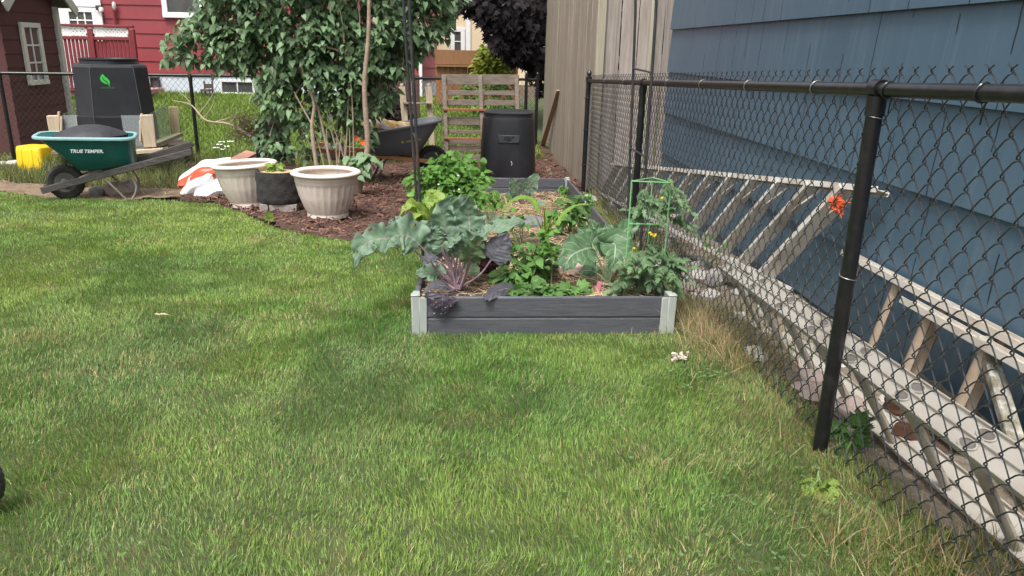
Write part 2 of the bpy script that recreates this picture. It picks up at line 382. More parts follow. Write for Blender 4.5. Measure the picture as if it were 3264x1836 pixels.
# ------------------------------------------------------------------ tall grey privacy fence behind the bed
pf = thing('privacy_fence', 'tall weathered grey board fence running back along the right of the yard', 'fence', (1.45, 10, -.4))
rg = random.Random(3); mb = MB(); y = 8.50
while y < 13.6:
    wd = rg.uniform(.17, .21); mb.box((1.478 + rg.uniform(-.004, .004), y+wd/2, 1.1), (.02, wd-.003, 3.1), b=.003); y += wd
mb.build('board_panel', m_gwood, pf, True)
MB().box((1.492, 8.42, 1.1), (.09, .09, 3.2), b=.006).build('corner_post', mat('mossy_post', (.3,.265,.2), (.41,.37,.29), 4, .85, .5, 10, (8, 8, .5)), pf)
pp = thing('fence_panel', 'short pale grey board panel closing the gap beside the blue house', 'fence', (1.9, 8.43, -.3))
mb = MB(); x = 1.54
for wd in (.17, .19, .155, .125, .16, .2):
    mb.box((x+wd/2, 8.432 + rg.uniform(-.007, .007), 1.1), (wd-.013, .02, 3.1), b=.003); x += wd
mb.build('board_panel', m_gwood2, pp)
MB().box((2.02, 8.36, 1.1), (.035, .09, 3.1), b=.004).build('batten', mat('green_batten', (.34,.32,.24), (.45,.42,.34), 4, .85, stretch=(8, 8, .5)), pp)
MB().bar((1.56, 8.405, 1.62), (2.2, 8.405, 1.62), .03, .03).build('cross_rail', m_gwood2, pp) if False else None

# ------------------------------------------------------------------ chain link fences
def chain_mesh(p0, p1, z0f, z1f, step, r, sides, nrm, detail=True):
    """woven zigzag wires between p0 and p1 (xy), bottom z0f(x,y), top z1f(x,y)"""
    p0, p1 = V((p0[0], p0[1], 0)), V((p1[0], p1[1], 0)); d = (p1-p0); L_ = d.length; d.normalize(); nv = V(nrm).normalized(); mb = MB()
    for i in range(int(L_/step)):
        q = p0 + d*(step*i); VS = step*1.2; za, zb = z0f(q.x, q.y), z1f(q.x, q.y); k = 0; z = za; pts = []
        n_ = int((zb-za)/VS)
        for k in range(n_+1):
            side = (k+i) % 2; c = q + d*(step*(side*1.04-.02)) + V((0, 0, zb-(n_-k)*VS))
            c2 = q + d*(step*((1-side)*1.04-.02)) + V((0, 0, zb-(n_-k-1)*VS))
            off = nv*(.0042 if side else -.0042)
            if detail:
                o1 = d*(.0045 if side else -.0045); pts += [c + o1]
                if k < n_:
                    e = c2-c; pts += [c + e*.1 + o1*.9 + off*.9, c + e*.24 + o1*.2 + off + V((0, 0, .003)), c + e*.55 + off*.8 + V((0, 0, .005)), c + e*.8 - o1*.1 + off + V((0, 0, .002)), c + e*.92 - o1*.9 + off*.9]
            else: pts.append(c + off*.3)
        # barb: the cut ends are twisted together above the rail
        if detail:
            side = (n_+i) % 2; s_ = 1 if side else -1
            pts += [pts[-1] - d*(s_*.004) + nv*.004 + V((0, 0, .008)), pts[-1] + d*(s_*.01) + nv*.004 + V((0, 0, .016))]
        mb.tube(pts, r, sides, ref=nv, cap=False)
    return mb
def post(f, x, y, zb, zt, r=.024, cap='loop', name='post'):
    o = MB().tube([(x, y, zb), (x, y, zt)], r, 18).build(name, m_black, f)
    c = MB()
    if cap == 'loop':
        c.tube([(x, y, zt-.055), (x, y, zt+.002)], r+.004, 18); c.tube([(x, y-.022, zt+.022), (x, y+.022, zt+.022)], .0275, 18, ref=(1, 0, 0))
        c.tube([(x, y-.02, zt+.002), (x, y, zt+.03), (x, y+.02, zt+.002)], .012, 8)
    else:
        c.lathe((x, y, zt), [(r+.004, -.05), (r+.004, 0), (r*.7, .008), (r*.75, .02), (r*.95, .034), (r*.7, .055), (.003, .07)], 18, cap1=True)
    c.build('post_cap', m_black, o); return o
cf = thing('chain_link_fence', 'black chain link fence along the right side in front of the blue house', 'fence', (fx(3), 3, -.1))
zr = lambda y: 1.195 - .036*y
ya, yb = -1.6, 8.31
post(cf, fx(-1.2), -1.2, .0, zr(-1.2)-.02); post(cf, fx(2.2), 2.2, -.16, zr(2.2)-.02); post(cf, fx(5.5), 5.5, -.3, zr(5.5)-.02)
post(cf, fx(8.31), 8.31, -.45, zr(8.31)+.045, .029, 'acorn')
MB().tube([(fx(y), y, zr(y)) for y in np.linspace(ya, yb-.02, 12)], .0205, 18, ref=(1, 0, 0)).build('top_rail', m_black, cf)
nf = (-1, .0253, 0)
wv = chain_mesh((fx(ya)+.026, ya), (fx(yb)+.026, yb-.05), lambda x, y: gz(x, y)+.0, lambda x, y: zr(y)+.046, .039, .0021, 6, nf)
wv.build('wire_mesh', m_wire, cf)
for y in (1.72, 2.14, 2.62, 3.3, 4.0, 4.75, 6.2, 7.2):      # thin loops that tie the mesh to the rail
    x = fx(y); z = zr(y); pts = [(x + .0235*math.cos(t), y + .004*math.sin(t*2) + .014*(t > 4.5)*(t-4.5), z + .0235*math.sin(t)) for t in np.linspace(-.4, 5.6, 16)]
    MB().tube(pts + [(x+.02, y+.02, z-.05), (x+.022, y+.024, z-.075)], .0022, 6).build('tie_wire', m_tie if y > 2.5 else m_wire, cf)
for y, z in ((2.2, 1.075), (2.2, 1.055), (2.2, .56)):
    MB().tube([(fx(y) + .0262*math.cos(t), y + .0262*math.sin(t), z - .004*t) for t in np.linspace(.4, 5.9, 18)], .0015, 6).build('tie_wire', m_tie, cf)
MB().tube([(fx(8.22)+.014, 8.22, -.3), (fx(8.22)+.014, 8.22, zr(8.22)-.02)], .006, 6).build('tension_bar', m_tie, cf)
for z in (.0, .38, .72):
    MB().tube([(fx(8.31)+.031*math.cos(t), 8.31+.031*math.sin(t), z) for t in np.linspace(0, 6.28, 18)], .007, 6).build('tension_band', m_black, cf)

A_, B_ = hy(-160, 231, 10.9), hy(1713, 254, 12.6)
bf = thing('back_fence', 'black chain link fence crossing the back of the yard', 'fence', ((A_.x+B_.x)/2, (A_.y+B_.y)/2, -.5))
MB().tube([A_, B_], .021, 10).build('top_rail', m_black, bf)
def on_back(px, dz=0):
    best = min((A_.lerp(B_, t/400) for t in range(401)), key=lambda q: abs(px - (1632 + F_PX*((q-CAM).dot(RT))/((q-CAM).dot(FW))))); return best
for px, cap in ((-4, 'loop'), (607, 'loop'), (1100, 'loop'), (1680, 'acorn'), (1713, 'acorn')):
    q = on_back(px); post(bf, q.x, q.y, gz(q.x, q.y)-.12, q.z + (.05 if cap == 'acorn' else -.02), .026, cap)
db = (B_-A_); db.z = 0
chain_mesh(A_.xy, B_.xy, lambda x, y: gz(x, y)-.02, lambda x, y: A_.z + (B_.z-A_.z)*(x-A_.x)/(B_.x-A_.x) + .035, .037, .0021, 4, (db.y, -db.x, 0), False).build('wire_mesh', m_wire, bf)

# ------------------------------------------------------------------ red house across the back
RZ, RC = .44, .31
m_red = siding_mat('red_siding', (.22,.034,.042), (.26,.042,.05), (.29,.06,.065), 0, RC, RZ, 1.2, .55, .001)
rh = thing('red_house', 'red clapboard house across the back behind the chain link fence', 'house', (-7, 19, 0))
mb = MB()
for k in range(0, 16):
    za, zb = RZ + RC*k, RZ + RC*(k+1) - .0005
    P = [(x, y, z) for x in (-16.0, -1.0) for y, z in ((19, za), (19.02, zb+.01), (19.2, zb+.01), (19.2, za))]
    mb.add(P, [(0,3,2,1), (4,5,6,7), (0,1,5,4), (1,2,6,5), (2,3,7,6), (3,0,4,7)])
mb.build('wall', m_red, rh, False)
MB().box((-8.5, 19.1, .2), (14.9, .14, .5)).build('foundation', m_found, rh, False)
MB().box((-8.5, 22.0, 2.7), (14.9, 5.4, 5.4)).build('wall_core', mat('house_core_red', (.2,.03,.04), (.24,.04,.05), 2), rh, False)
def window(parent, x0, x1, z0, z1, y, nx, nz, frame=.09, mtf=None, facing='y', casing=True):
    mtf = mtf or m_white; f = MB()
    def bx(a0, a1, c0, c1, d0, d1):
        ca, cc, cd = (a0+a1)/2, (c0+c1)/2, (d0+d1)/2; s = (abs(a1-a0), abs(d1-d0), abs(c1-c0))
        if facing == 'y': f.box((ca, cd, cc), s, b=.006)
        else: f.box((cd, ca, cc), (s[1], s[0], s[2]), b=.006)
    sg = -1 if facing == 'y' else 1
    bx(x0, x1, z1-frame, z1, y, y+sg*.05); bx(x0, x1, z0, z0+frame, y, y+sg*.06)
    bx(x0, x0+frame, z0+frame, z1-frame, y, y+sg*.05); bx(x1-frame, x1, z0+frame, z1-frame, y, y+sg*.05)
    for i in range(1, nx): c = x0+frame + (x1-x0-2*frame)*i/nx; bx(c-.014, c+.014, z0+frame, z1-frame, y+sg*.012, y+sg*.035)
    for i in range(1, nz): c = z0+frame + (z1-z0-2*frame)*i/nz; bx(x0+frame, x1-frame, c-.014, c+.014, y+sg*.014, y+sg*.033)
    o = f.build('window', mtf, parent); g = MB()
    if facing == 'y': g.box(((x0+x1)/2, y-.008, (z0+z1)/2), (x1-x0-2*frame+.01, .012, z1-z0-2*frame+.01))
    else: g.box((y+.008, (x0+x1)/2, (z0+z1)/2), (.012, x1-x0-2*frame+.01, z1-z0-2*frame+.01))
    g.build('pane', m_glass, o); return o
def rect(px0, py0, px1, py1, Y): a, b = hy(px0, py1, Y), hy(px1, py0, Y); return a.x, b.x, a.z, b.z
x0, x1, z0, z1 = rect(219, 25, 306, 130, 18.98); window(rh, x0, x1, z0, z1, 18.99, 3, 3, .1)
a = MB()      # wide white casing and shutters round the back window
a.box((x0-.1, 18.97, (z0+z1)/2+.05), (.19, .05, z1-z0+.1), b=.006); a.box((x1+.06, 18.97, (z0+z1)/2+.1), (.12, .05, z1-z0+.2), b=.006); a.box(((x0+x1)/2+.04, 18.965, z1+.1), (x1-x0+.1, .06, .17), b=.006)
a.build('window_casing', m_white, rh)
x0, x1, z0, z1 = rect(521, -120, 640, 56, 18.98); window(rh, x0, x1, z0, z1, 18.99, 1, 2, .12)
x0, x1, z0, z1 = rect(700, 256, 808, 306, 18.9); window(rh, x0, x1, z0+.03, z1, 19.01, 2, 1, .055)
x0, x1, z0, z1 = rect(478, 246, 503, 292, 18.9); window(rh, x0, x1, z0, z1, 19.01, 1, 1, .03, mat('dark_frame', (.03,.03,.035)))
q = hy(1340, 200, 18.9); MB().box((q.x, 18.93, 2.2), (.09, .07, 4.6), b=.012).build('downspout', m_white, rh)
q = hy(333, 28, 18.95)
lt = MB().box((q.x-.12, 18.93, q.z+.02), (.1, .1, .1), b=.01).tube([(q.x-.12, 18.9, q.z), (q.x-.02, 18.8, q.z+.03)], .03, 10).build('outdoor_lamp', mat('lamp_black', (.03,.03,.03)), rh)
MB().lathe((q.x, 18.78, q.z-.03), [(.01, -.05), (.05, -.03), (.055, .02), (.04, .05), (.01, .06)], 14, cap1=True).build('bulb', mat('bulb_glass', (.75,.73,.65), rough=.2), lt)
q0, q1 = hy(362, 20, 18.9), hy(366, 80, 18.9)
MB().tube([(q1.x, 18.94, q1.z-.2), (q1.x, 18.94, q0.z)], .03, 8).build('conduit', m_redr, rh); MB().lathe((q0.x, 18.93, q0.z), [(.02, -.08), (.045, -.03), (.045, .06), (.015, .1)], 10, cap1=True).build('vent_cap', m_trim, rh)

ad = thing('side_extension', 'wall section at the right end of the red house, coloured pinker as if sunlit', 'house', (-.75, 20, 0))
a, b = hy(1346, 90, 20), hy(1392, 330, 20); mb = MB()
for k in range(9):
    z = .4 + .31*k; mb.add([(x, y, zz) for x in (a.x, b.x) for y, zz in ((20, z), (20.02, z+.32), (20.3, z+.32), (20.3, z))], [(0,3,2,1), (4,5,6,7), (0,1,5,4), (1,2,6,5), (2,3,7,6), (3,0,4,7)])
mb.build('wall', mat('lit_pink_siding', (.42,.14,.15), (.5,.18,.19), 3, .6), ad, False)  # lit end of the red house: sunlight put into a paler siding colour
MB().box(((a.x+b.x)/2, 20.1, .2), (b.x-a.x, .16, .42)).build('foundation', m_found, ad)

# deck with lattice and balusters
DY = 17.5; dk = thing('deck_railing', 'red deck railing with white lattice strip along the top', 'railing', (-7.8, DY, 0))
l, r, zt, zl, zb = hy(168, 80, DY).x, hy(417, 80, DY).x, hy(300, 82, DY).z, hy(300, 122, DY).z, hy(245, 300, DY).z
MB().bar((l, DY, zt), (r+.05, DY, zt), .1, .05, b=.008).build('top_rail', m_redr, dk); MB().bar((l, DY, zl), (r, DY, zl), .06, .07, b=.008).build('middle_rail', m_redr, dk)
MB().bar((l, DY, zb+.1), (r, DY, zb+.1), .06, .08, b=.008).build('bottom_rail', m_redr, dk)
xm = hy(288, 100, DY).x
for x in (l, xm, r): MB().box((x, DY, (zt+zb)/2-.05), (.11, .11, zt-zb), b=.01).build('post', m_redr, dk)
for i in range(20):
    x = l + (r-l)*(i+.5)/20
    if min(abs(x-xm), abs(x-l), abs(x-r)) > .06: MB().box((x, DY+.01, (zl+zb)/2+.05), (.055, .03, zl-zb-.12), b=.004).build('baluster', m_redr, dk)
for xa, xb in ((l+.06, xm-.06), (xm+.06, r-.06)):
    mb = MB(); za, zc = zl+.05, zt-.03; h = zc-za
    mb.bar((xa, DY, za+.02), (xb, DY, za+.02), .03, .05); mb.bar((xa, DY, zc-.015), (xb, DY, zc-.015), .03, .03); mb.bar((xa+.015, DY, za), (xa+.015, DY, zc), .03, .03, (0, 1, 0)); mb.bar((xb-.015, DY, za), (xb-.015, DY, zc), .03, .03, (0, 1, 0))
    for s in (-1, 1):
        t = xa - h
        while t < xb:
            p, q = (t, t+h) if s > 0 else (t+h, t); P = V((p, DY+.008*s, za)); Q = V((q, DY+.008*s, zc))
            d = Q-P; ta = 0; tb = 1
            for lim, sg in ((xa, 1), (xb, -1)):
                f0, f1 = (P.x-lim)*sg, (Q.x-lim)*sg
                if f0 < 0 and f1 < 0: ta = tb
                elif f0 < 0: ta = max(ta, f0/(f0-f1))
                elif f1 < 0: tb = min(tb, f0/(f0-f1))
            if tb-ta > .06: mb.bar(P+d*ta, P+d*tb, .006, .034, (0, 1, 0)) if False else mb.bar(P+d*ta, P+d*tb, .034, .006, (0, 1, 0))
            t += .078
    mb.build('lattice', m_white, dk)
MB().box(((l+r)/2, DY+.75, zb+.03), (r-l, 1.4, .12), b=.01).build('deck_floor', mat('deck_pink', (.4,.2,.19), (.48,.26,.24), 4), dk)
ds = thing('white_screen_door', 'white storm door and steps glimpsed behind the red balusters', 'door', (-8.2, 18.6, 0))
a, b = hy(190, 118, 17.95), hy(300, 262, 17.95); MB().box(((a.x+b.x)/2, 17.95, (a.z+b.z)/2), (b.x-a.x, .05, a.z-b.z), b=.01).build('panel', m_white, ds)
MB().box(((a.x+b.x)/2, 17.9, b.z+.2), (b.x-a.x+.1, .05, .06), b=.01).build('kick_rail', m_white, ds)

# dark red shed on the left
SX = -6.65; m_shed = siding_mat('dark_red_siding', (.075,.024,.024), (.09,.03,.029), (.1,.036,.033), 1, .2, -.4, 1.0, .75, .001)
yc = hx(104, 150, SX).y; yr_ = 13.55; yl = 2*yc - yr_; ez = hx(200, 20, SX).z
sh = thing('garden_shed', 'dark red garden shed with a gable roof and a tall narrow white window', 'shed', (SX-1.2, yc, -.5))
pk = ez + (yr_+.22-yc)*.78; mb = MB(); z = -.62
top = lambda y: pk - .1 - abs(y-yc)*.78
while z < pk-.2:
    z2 = z+.2; h = max(0, min(yr_-yc, (pk-.1-z)/.78)); h2 = max(0, min(yr_-yc, (pk-.1-z2)/.78))
    if h < .05: break
    P = [(SX+.012, yc-h, z), (SX+.012, yc+h, z), (SX, yc+h2, z2), (SX, yc-h2, z2), (SX-.1, yc-h, z), (SX-.1, yc+h, z), (SX-.1, yc+h2, z2), (SX-.1, yc-h2, z2)]
    mb.add(P, [(0,1,2,3), (7,6,5,4), (4,5,1,0), (3,2,6,7), (1,5,6,2), (4,0,3,7)]); z = z2
mb.build('wall', m_shed, sh, False)
MB().box((SX-1.35, yc, .35), (2.5, (yr_-yc)*2-.06, 1.9)).build('side_walls', mat('shed_core', (.08,.026,.026), (.09,.03,.03), 3), sh, False)
rf = MB()
for s in (-1, 1):
    P0 = V((SX-1.25, yc, pk)); P1 = V((SX-1.25, yc + s*(yr_+.24-yc), pk-(yr_+.24-yc)*.78)); rf.bar(P0, P1, 3.0, .05, (0, s*.78, 1))
rf.build('roof', mat('shingle_roof', (.12,.11,.1), (.19,.18,.17), 8, .9, .8), sh, False)
fa = MB()
for s in (-1, 1):
    P0 = V((SX+.26, yc, pk-.075)); P1 = V((SX+.26, yc + s*(yr_+.26-yc), pk-.075-(yr_+.26-yc)*.78)); fa.bar(P0, P1, .03, .16, (0, s*.78, 1), .004)
fa.build('fascia', m_trim, sh)
MB().box((SX+.015, yr_+.01, (ez-.62)/2), (.1, .1, ez+.62-.05), b=.006).build('corner_trim', m_trim, sh)
ya_, yb_ = hx(69, 170, SX).y, hx(131, 170, SX).y; zt_, zb_ = hx(88, 72, SX).z, hx(116, 270, SX).z
window(sh, ya_, yb_, zb_, zt_, SX+.012, 2, 3, .075, mat('aged_white', (.56,.57,.5), (.66,.66,.6), 6, .6), 'x')

# far things seen under the dark tree
yh = thing('yellow_house', 'pale yellow house with a white window far behind the brown fence', 'house', (0, 27, 0))
a, b = hy(1392, 20, 27), hy(1900, 330, 27); MB().box(((a.x+b.x)/2, 27.5, 2.4), (b.x-a.x, 1, 4.8)).build('wall', mat('yellow_siding', (.62,.5,.33), (.7,.58,.4), 3, .7), yh, False)
x0, x1, z0, z1 = rect(1436, 88, 1482, 176, 26.9); window(yh, x0, x1, z0, z1, 26.98, 1, 2, .14)
MB().box((hy(1492, 100, 26.9).x, 26.95, 2.4), (.16, .1, 4.6)).build('corner_trim', m_white, yh)
bw = thing('brown_fence', 'reddish brown stained board fence beyond the pallet', 'fence', (.5, 17.3, .2))
a, b = hy(1388, 172, 17.3), hy(1640, 330, 17.3); mb = MB(); x = a.x
while x < b.x: mb.box((x+.07, 17.32, a.z/2), (.1385, .02, a.z-.06), b=.003); x += .14
mb.build('board_panel', m_fbrown, bw)
MB().bar((a.x, 17.28, a.z-.06), (b.x, 17.28, a.z-.06), .03, .3).build('top_rail', m_fbrown, bw); MB().bar((a.x, 17.25, a.z-.24), (b.x, 17.25, a.z-.24), .07, .04).build('ledge', m_fbrown, bw)
ws = thing('shaded_house_wall', 'dark brown boards standing in for the shaded red house wall behind the grey wheelbarrow', 'fence', (-1.5, 14.2, -.3))  # added board screen in place of the red house wall lying in shade
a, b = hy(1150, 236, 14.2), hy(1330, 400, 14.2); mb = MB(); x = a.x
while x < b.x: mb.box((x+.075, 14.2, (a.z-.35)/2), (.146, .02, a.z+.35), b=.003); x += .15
mb.build('board_panel', mat('shade_brown_boards', (.06,.03,.026), (.09,.045,.038), 4, .8, stretch=(6, 6, .6), isl=.2), ws)  # shade on the red wall is put into this dark brown

# ------------------------------------------------------------------ ladders stored between fence and house
m_alu  = mat('weathered_aluminium', (.46,.43,.38), (.6,.57,.52), 7, .5, .0, 60, metal=.15, dirt=(.24,.19,.13), dscale=6, damt=.28)
m_alu2 = mat('dull_white_rail', (.44,.405,.35), (.53,.495,.44), 4, .5, .0, 60, metal=.1, detail=2, dirt=(.29,.235,.175), dscale=3.5, damt=.35)
m_rung = mat('dusty_rung', (.34,.3,.24), (.46,.42,.36), 7, .6, .3, 50, dirt=(.2,.15,.1), dscale=6, damt=.3)
m_tan  = mat('tan_rung', (.27,.2,.14), (.36,.28,.21), 7, .7, .3, 40)
m_hole = mat('rung_end', (.13,.12,.105), (.2,.18,.16), 20, .6)
def ibeam(mb, p0, p1, n, d, wd, fl=.028, th=.004):
    """rail web with its face towards -d, width wd along n, flanges at both edges"""
    p0, p1, n, d = V(p0), V(p1), V(n).normalized(), V(d).normalized()
    mb.bar(p0, p1, wd, th, d, .0015)
    for s in (-1, 1): mb.bar(p0 + n*s*(wd/2), p1 + n*s*(wd/2), .005, fl, d, .0015)
def ext_ladder(name, label, tf, tn, bf_, bn, start2, spacing, mr, mg, n2s=1, holes=True, d2=.0, rw=.047):
    tf, tn, bf_, bn = V(tf), V(tn), V(bf_), V(bn); ax = (tn-tf).normalized(); L_ = (tn-tf).length
    d = (bf_-tf); wid = d.length; d = (d - ax*d.dot(ax)).normalized(); n = ax.cross(d).normalized()
    if n.x < 0: n = -n
    root = thing(name, label, 'ladder', (tf+tn+bf_+bn)/4, None)
    secs = [(0.0, 0.0, 0.0)] + ([(start2, n2s*(rw+.002), d2)] if start2 is not None else [])
    for si, (s0, off, dd) in enumerate(secs):
        for base, sg in ((tf, 1), (bf_, -1)):
            e0 = base + ax*s0 + n*off + d*(sg*dd); e1 = base + ax*L_ + n*off + d*(sg*dd); mb = MB(); ibeam(mb, e0, e1, n, d, rw)
            rl = mb.build('rail', mr, root)
            if holes and sg == 1:
                t = s0 + .12 + (.03 if si else 0)
                while t < L_-.05:
                    c = e0 + ax*(t-s0) - d*.0032; q = []; ri = []
                    for k in range(20):
                        a = 2*math.pi*k/20; q.append(c + ax*(.026*math.cos(a)) + n*(.0125*math.sin(a)) - d*.001)
                        ri.append(c + ax*(.031*math.cos(a)) + n*(.0165*math.sin(a)) - d*.0025)
                    MB().add(q, [tuple(range(20))]).build('rung_end', m_hole, rl, False); MB().tube(ri+[ri[0], ri[1]], .0024, 6, cap=False).build('rung_ring', mr, rl); t += spacing
        t = s0 + .12 + (.03 if si else 0)
        while t < L_-.05 and (si == 0 or rw > .06):
            a_ = tf + ax*t + n*off + d*(dd+.004); b_ = tf + ax*t + n*off + d*(wid-dd-.004)
            MB().loft([[c + ax*(.024*math.cos(k*.6283)) + n*(.014*math.sin(k*.6283)) for k in range(10)] for c in (a_, b_)]).build('rung', mg, root); t += spacing
    return root
ext_ladder('extension_ladder', 'dirty white extension ladder lying on edge against the fence, nearest of the three ladders',
           (1.315, 3.56, .195), (1.262, .75, .315), (1.50, 3.56, -.10), (1.44, .75, .01), .28, .305, m_alu2, m_rung)
ext_ladder('extension_ladder', 'paint spattered ladder with tan rungs leaning on the blue wall behind the white ladder',
           (1.885, 3.44, .29), (1.885, .6, .30), (1.80, 3.44, -.09), (1.80, .6, .0), .66, .33, m_alu2, m_tan, -1, True, .04, .068)
st = thing('step_ladder', 'long pale stepladder laid on its side with flat treads, farthest ladder along the blue wall', 'ladder', (1.7, 5.5, 0))
tn, tf, bn, bf2 = V((1.905, 3.26, .626)), V((1.50, 7.3, .15)), V((1.68, 3.6, .057)), V((1.45, 7.69, -.2))
ax = (tn-tf).normalized(); d0 = (bn-tn); n0 = ax.cross(d0).normalized()
if n0.x < 0: n0 = -n0
for e0, e1 in ((tf, tn), (bf2, bn)):
    mb = MB(); ibeam(mb, e0, e1, n0, d0, .066, .03, .0035); mb.build('rail', m_alu, st)
for i in range(13):
    t = (i+.35)/13.2; a, b = tf.lerp(tn, t), bf2.lerp(bn, t); big = i == 12
    mb = MB(); mb.bar(a, b, .024 if not big else .035, .075 if not big else .1, n0, .002); mb.build('tread', m_alu, st)
    if i > 3:
        MB().bar(a.lerp(b, .03)+ax*.11, a.lerp(b, .3)+ax*.012, .012, .004, n0).build('brace', m_alu, st)
rag = thing('orange_rag', 'crumpled bright orange rag tied to the stepladder behind the fence post', 'rag', hx(2668, 655, 1.78))
mb = MB(); rg = random.Random(8); c = hx(2668, 655, 1.77)
for i in range(9): mb.blob(c + V((rg.gauss(0, .006), rg.gauss(0, .022), rg.gauss(0, .012))), (rg.uniform(.018, .03), rg.uniform(.03, .05), rg.uniform(.02, .035)), i, .55, 14, 9, 2.2, rg.uniform(0, 3))
for dy, dz in ((-.11, .035), (-.09, .01), (-.05, -.05), (.06, -.03)): mb.tube(spline([c, c + V((0, dy*.5, dz*.5+.006)), c + V((.004, dy, dz))], 7), [.008, .008, .007, .007, .006, .004, .002], 6)
mb.build('cloth', mat('orange_cloth', (.58,.085,.025), (.7,.12,.035), 20, .8, isl=.3), rag)
pk_ = thing('spattered_plank', 'white plank spattered with grey paint lying under the ladders by the blue wall', 'plank', (1.75, 2.2, .0))
MB().bar((1.75, 2.6, -.02), (1.73, .8, .03), .13, .035, b=.004).build('board', mat('spatter', (.62,.6,.55), (.3,.28,.25), 42, .8, .4, contrast=.06, dirt=(.2,.17,.13), dscale=9, damt=.3), pk_)
ps = thing('mossy_strut', 'mottled grey mossy strut propped across the plank behind the ladders', 'strut', (1.7, 2.1, .1))
MB().bar((1.84, 2.36, .27), (1.66, 1.78, -.03), .05, .035, (0, 0, 1), .004).build('bar', mat('lichen_wood', (.2,.18,.14), (.42,.41,.36), 24, .9, .8, contrast=.1, dirt=(.12,.1,.05), dscale=8, damt=.2), ps)

# rocks and bricks in the rubble strip
m_rock = [mat('pinkish_stone', (.3,.23,.2), (.42,.34,.3), 9, .85, .8, 30, dirt=(.17,.15,.12), dscale=7), mat('grey_stone', (.23,.22,.2), (.36,.35,.33), 9, .85, .8, 30, dirt=(.13,.13,.1), dscale=6), mat('pale_stone', (.42,.39,.35), (.54,.51,.47), 8, .85, .8, 30, dirt=(.24,.21,.17), dscale=6)]
rg = random.Random(21)
for i in range(95):
    y = 2.4 + 5.5*rg.random()**1.25; x = fx(y) + .04 + rg.random()**1.3*.62
    if x > 1.9: x -= .3
    s = rg.uniform(.05, .14)*(1 if x < 1.6 else .8); z = gz(x, y) + s*.22
    o = MB().blob((x, y, z), (s*rg.uniform(.9, 1.5), s*rg.uniform(.8, 1.2), s*rg.uniform(.6, .85)), i, .16, 12, 8, 2.3, rg.uniform(0, 3)).build('rock', m_rock[i % 3])
    put(o, ('pinkish field stone', 'grey field stone', 'pale chalky field stone')[i % 3] + ' among the loose rubble along the foot of the chain link fence', 'rock', ('pinkish', 'grey', 'pale')[i % 3] + ' rocks behind the chain link fence')
for k, (px, py, rz) in enumerate(((2855, 1295, .3), (2895, 1375, .8))):
    p = hx(px, py, 1.37); o = MB().blob(p, (.05, .075, .045), 80+k, .3, 12, 8, 3, rz).build('brick', mat('old_brick', (.2,.085,.055), (.3,.15,.1), 12, .9, .8))
    put(o, ('broken red brick wedged under the nearest ladder, higher of the two', 'broken red brick under the nearest ladder, lower and closer to the lawn')[k], 'brick')

# ------------------------------------------------------------------ raised garden bed
BA = math.atan(.022)
bed = thing('raised_bed', 'long raised garden bed of dark grey composite boards with pale corner posts', 'raised bed', (.42, 5.6, -.2))
m_comp = mat('grey_composite', (.058,.06,.073), (.098,.101,.118), 5, .62, .35, 30, (2, 2, 30), contrast=.2, dirt=(.15,.14,.125), dscale=2.2, damt=.5)
m_corner = mat('pale_green_grey_plastic', (.3,.33,.31), (.38,.41,.385), 6, .45)
bx_ = lambda side, y: (-.215 if side < 0 else 1.035) + .0215*(y-3.45)
bt = lambda y: .068 - .0355*(y-3.45)             # top of the boards
YS = [3.45, 4.93, 6.42, 7.92]
def board2(p0, p1, nrm):
    mb = MB(); p0, p1 = V(p0), V(p1)
    for k in (0, 1):
        up = V((0, 0, 1)); z = -.0545 - k*.108
        mb.bar(p0+up*z, p1+up*z, .025, .1045, b=.006)
    mb.bar(p0+up*-.108, p1+up*-.108, .014, .12)
    return mb
for i in range(3):
    a, b = YS[i], YS[i+1]
    for s in (-1, 1): board2((bx_(s, a), a+.03, bt(a)), (bx_(s, b), b-.03, bt(b)), None).build('side_board', m_comp, bed)
for j, (y, nm) in enumerate(((YS[0], 'end_board'), (YS[3], 'end_board'))):
    board2((bx_(-1, y)+.03, y, bt(y)), (bx_(1, y)-.03, y, bt(y)), None).build(nm, m_comp, bed)
board2((bx_(-1, 6.42)+.03, 6.42, bt(6.42)-.06), (bx_(1, 6.42)-.03, 6.42, bt(6.42)-.06), None).build('divider_board', m_comp, bed) if False else None
for i, y in enumerate(YS):
    for s in (-1, 1):
        x = bx_(s, y); z = bt(y); mb = MB()
        if i in (0, 3):
            mb.box((x, y, z-.14), (.04, .04, .29), b=.004); mb.box((x, y, z+.007), (.044, .044, .008), b=.003)
            e = -s; mb.box((x+e*.036, y-(.016 if i == 0 else -.016), z-.14), (.034, .008, .275), b=.002); mb.box((x-s*.0, y+(.05 if i == 0 else -.05), z-.135), (.034, .06, .272), b=.002)
        else: mb.box((x, y, z-.12), (.04, .04, .32), b=.006); mb.box((x, y, z+.045), (.05, .05, .01), b=.003)
        mb.build('corner_post', m_corner, bed)
st_z = lambda x, y: bt(y) - .035
c5 = np.arange(0, 1.0001, .02)
sx, sy = np.meshgrid(c5, c5); Yv = 3.465 + sy*4.44; Xv = (-.20 + .0215*(Yv-3.45)) + sx*1.225
Zv = .068 - .0355*(Yv-3.45) - .045 - .12*np.clip((Yv-5.2)/1.2, 0, 1) + (vn(Xv, Yv, 6, 8)-.5)*.04
ii = np.arange(51*51).reshape(51, 51); q = np.stack([ii[:-1, :-1], ii[:-1, 1:], ii[1:, 1:], ii[1:, :-1]], -1).reshape(-1, 4)
o = npmesh('soil', np.stack([Xv.ravel(), Yv.ravel(), Zv.ravel()], 1), [q], m_soil); o['kind'] = 'structure'
def bedz(x, y): return .068 - .0355*(y-3.45) - .04 - .12*min(1, max(0, (y-5.2)/1.2))
